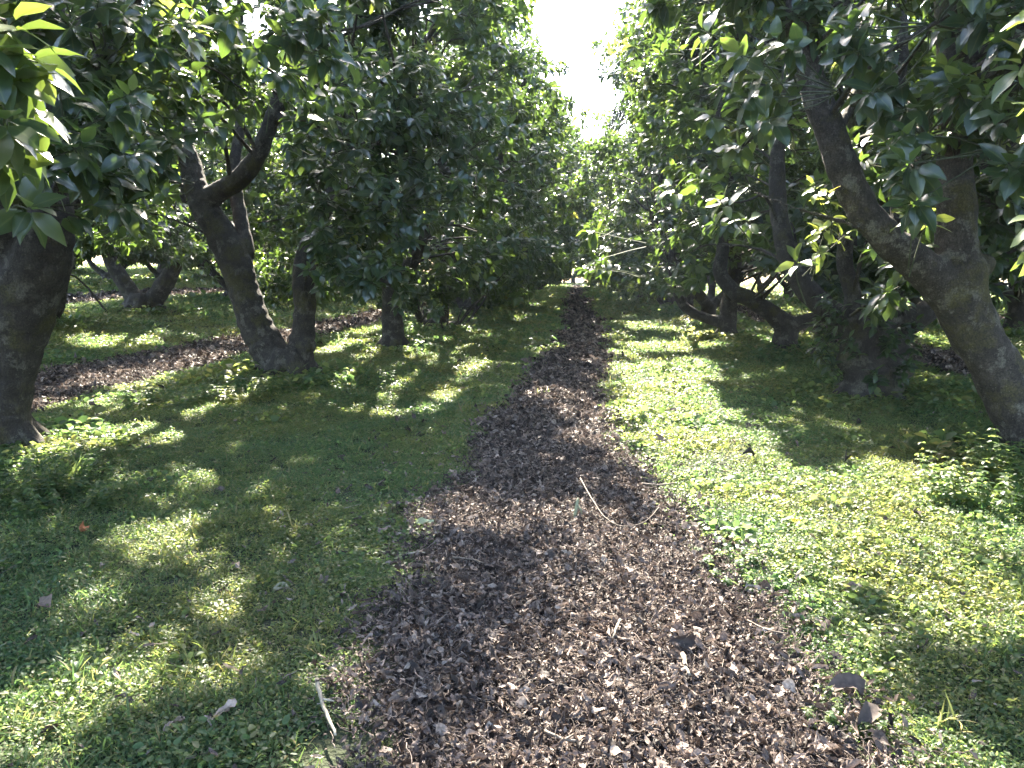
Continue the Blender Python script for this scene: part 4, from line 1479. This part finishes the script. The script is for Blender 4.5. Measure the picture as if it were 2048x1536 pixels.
# leafy weeds and a seedling
def weed_mesh(rs, n, h, sz, R, flush=0.0, wide=.55):
    m = MB()
    for k in range(n):
        a, r = rs.uniform(0, 6.28), R * math.sqrt(rs.random())
        s = np.array([r * math.cos(a), r * math.sin(a), -.01])
        hh = h * rs.uniform(.5, 1.1)
        e = s + np.array([.45 * hh * math.cos(a) + rs.normal(0, .03), .35 * hh * math.sin(a) + rs.normal(0, .03), hh])
        sp = spline([s, .5 * (s + e) + rs.normal(0, .012, 3), e], 4)
        tube(m, sp, np.linspace(.0028, .0015, len(sp)), 4, 0, cap=False, col=(.5, 0, 0, 1))
        for f_ in (.3, .5, .7, .85, 1.0):
            c = s + (e - s) * f_
            c = np.tile(c, (4, 1))
            ph = np.arange(4) * 1.5708 + rs.uniform(0, 1.5)
            d = np.stack([np.cos(ph), np.sin(ph), .15 - .3 * rs.random(4)], 1)
            leaves(m, c, d, np.array([[0, 0, 1.0]] * 4), rs.uniform(.7, 1.1, 4) * sz * (1.15 - .5 * f_), rs, 2, width=wide, tint=rs.beta(2, 2, 4), flush=np.full(4, flush))
    return m.mesh("weed", [M_COVER])


def grass_mesh(rs, n, h, R):
    m = MB()
    r, a, b = R * np.sqrt(rs.random(n)), rs.uniform(0, 6.28, n), rs.uniform(0, 6.28, n)
    ln = rs.uniform(.1, .7, n)
    leaves(m, np.stack([r * np.cos(a), r * np.sin(a), 0 * r], 1), np.stack([np.cos(b) * ln, np.sin(b) * ln, np.ones(n)], 1),
           -np.stack([np.cos(b), np.sin(b), .3 + 0 * b], 1), rs.uniform(.5, 1.1, n) * h, rs, 2, width=.035, curl=rs.uniform(.1, .5, n) * -1 * -1, tint=rs.beta(3, 2, n))
    return m.mesh("grass", [M_COVER])


GW = "leafy weeds growing around the trunks"
rs = np.random.default_rng(88)
for px, py, n, h, sz, R, lab in [
    (1960, 1000, 26, .26, .055, .34, "clump of nettle-like weeds in front of the big leaning tree at right"),
    (2040, 960, 20, .30, .06, .28, "taller leafy weed clump at the right edge below the leaning trunk"),
    (1950, 905, 9, .30, .07, .14, "leafy shoot by the foot of the big leaning tree"),
    (60, 975, 26, .20, .05, .42, "low clump of weeds round the foot of the thick left tree"),
    (150, 1010, 20, .16, .05, .34, "patch of pale leafy weeds below the thick left tree"),
    (700, 775, 20, .20, .055, .55, "weed patch in shade right of the tree with the V stems"),
    (490, 795, 20, .20, .06, .5, "weed patch just left of the tree with the V stems"),
    (340, 812, 14, .20, .07, .4, "weed patch farther left of the V stemmed tree, on the bright bank"),
    (1640, 770, 18, .20, .055, .5, "weed patch left of the burled stump-like tree"),
    (1830, 790, 18, .22, .06, .5, "weed patch right of the burled stump-like tree"),
    (1500, 1150, 12, .09, .04, .28, "bright green low weed patch at the right path edge"),
    (1690, 1455, 9, .08, .03, .12, "small isolated weed between large dead leaves at lower right"),
    (640, 690, 14, .22, .06, .5, "weed patch between the V stemmed tree and the straight trunk")]:
    single("weed_clump", weed_mesh(rs, int(2.2 * n), 1.25 * h, 1.25 * sz, R), G(px, py), lab, "weed", GW)
single("grass_tuft", grass_mesh(rs, 70, .30, .13), G(135, 975), "tall bright grass tuft beside the thick left tree", "grass tuft")
single("seedling", weed_mesh(np.random.default_rng(3), 2, .22, .12, .02, .8, .4), G(1882, 935), "avocado seedling with pale yellow new leaves near the right weeds", "seedling")

# ------------------------------------------------------------------ thin bluish volume added to imitate lens glare over the darks
mb = MB()
bx, bz0, bz1 = 130.0, -2.5, 13.0
v = np.array([(x, y, z) for x in (-bx, bx) for y in (-30, 135) for z in (bz0, bz1)], float)
f = [(0, 1, 3), (0, 3, 2), (4, 6, 7), (4, 7, 5), (0, 4, 5), (0, 5, 1), (2, 3, 7), (2, 7, 6), (0, 2, 6), (0, 6, 4), (1, 5, 7), (1, 7, 3)]
mb.add(v, f)
m, nt, out = new_mat("lens_veil")
pv = N(nt, "ShaderNodeVolumePrincipled")
pv.inputs["Color"].default_value = (0.62, 0.76, 1.0, 1)
pv.inputs["Density"].default_value = 0.0003
pv.inputs["Anisotropy"].default_value = 0.3
nt.links.new(pv.outputs[0], out.inputs["Volume"])
tag(link("glare_haze", mb.mesh("glare_haze", [m], False)), kind="stuff")
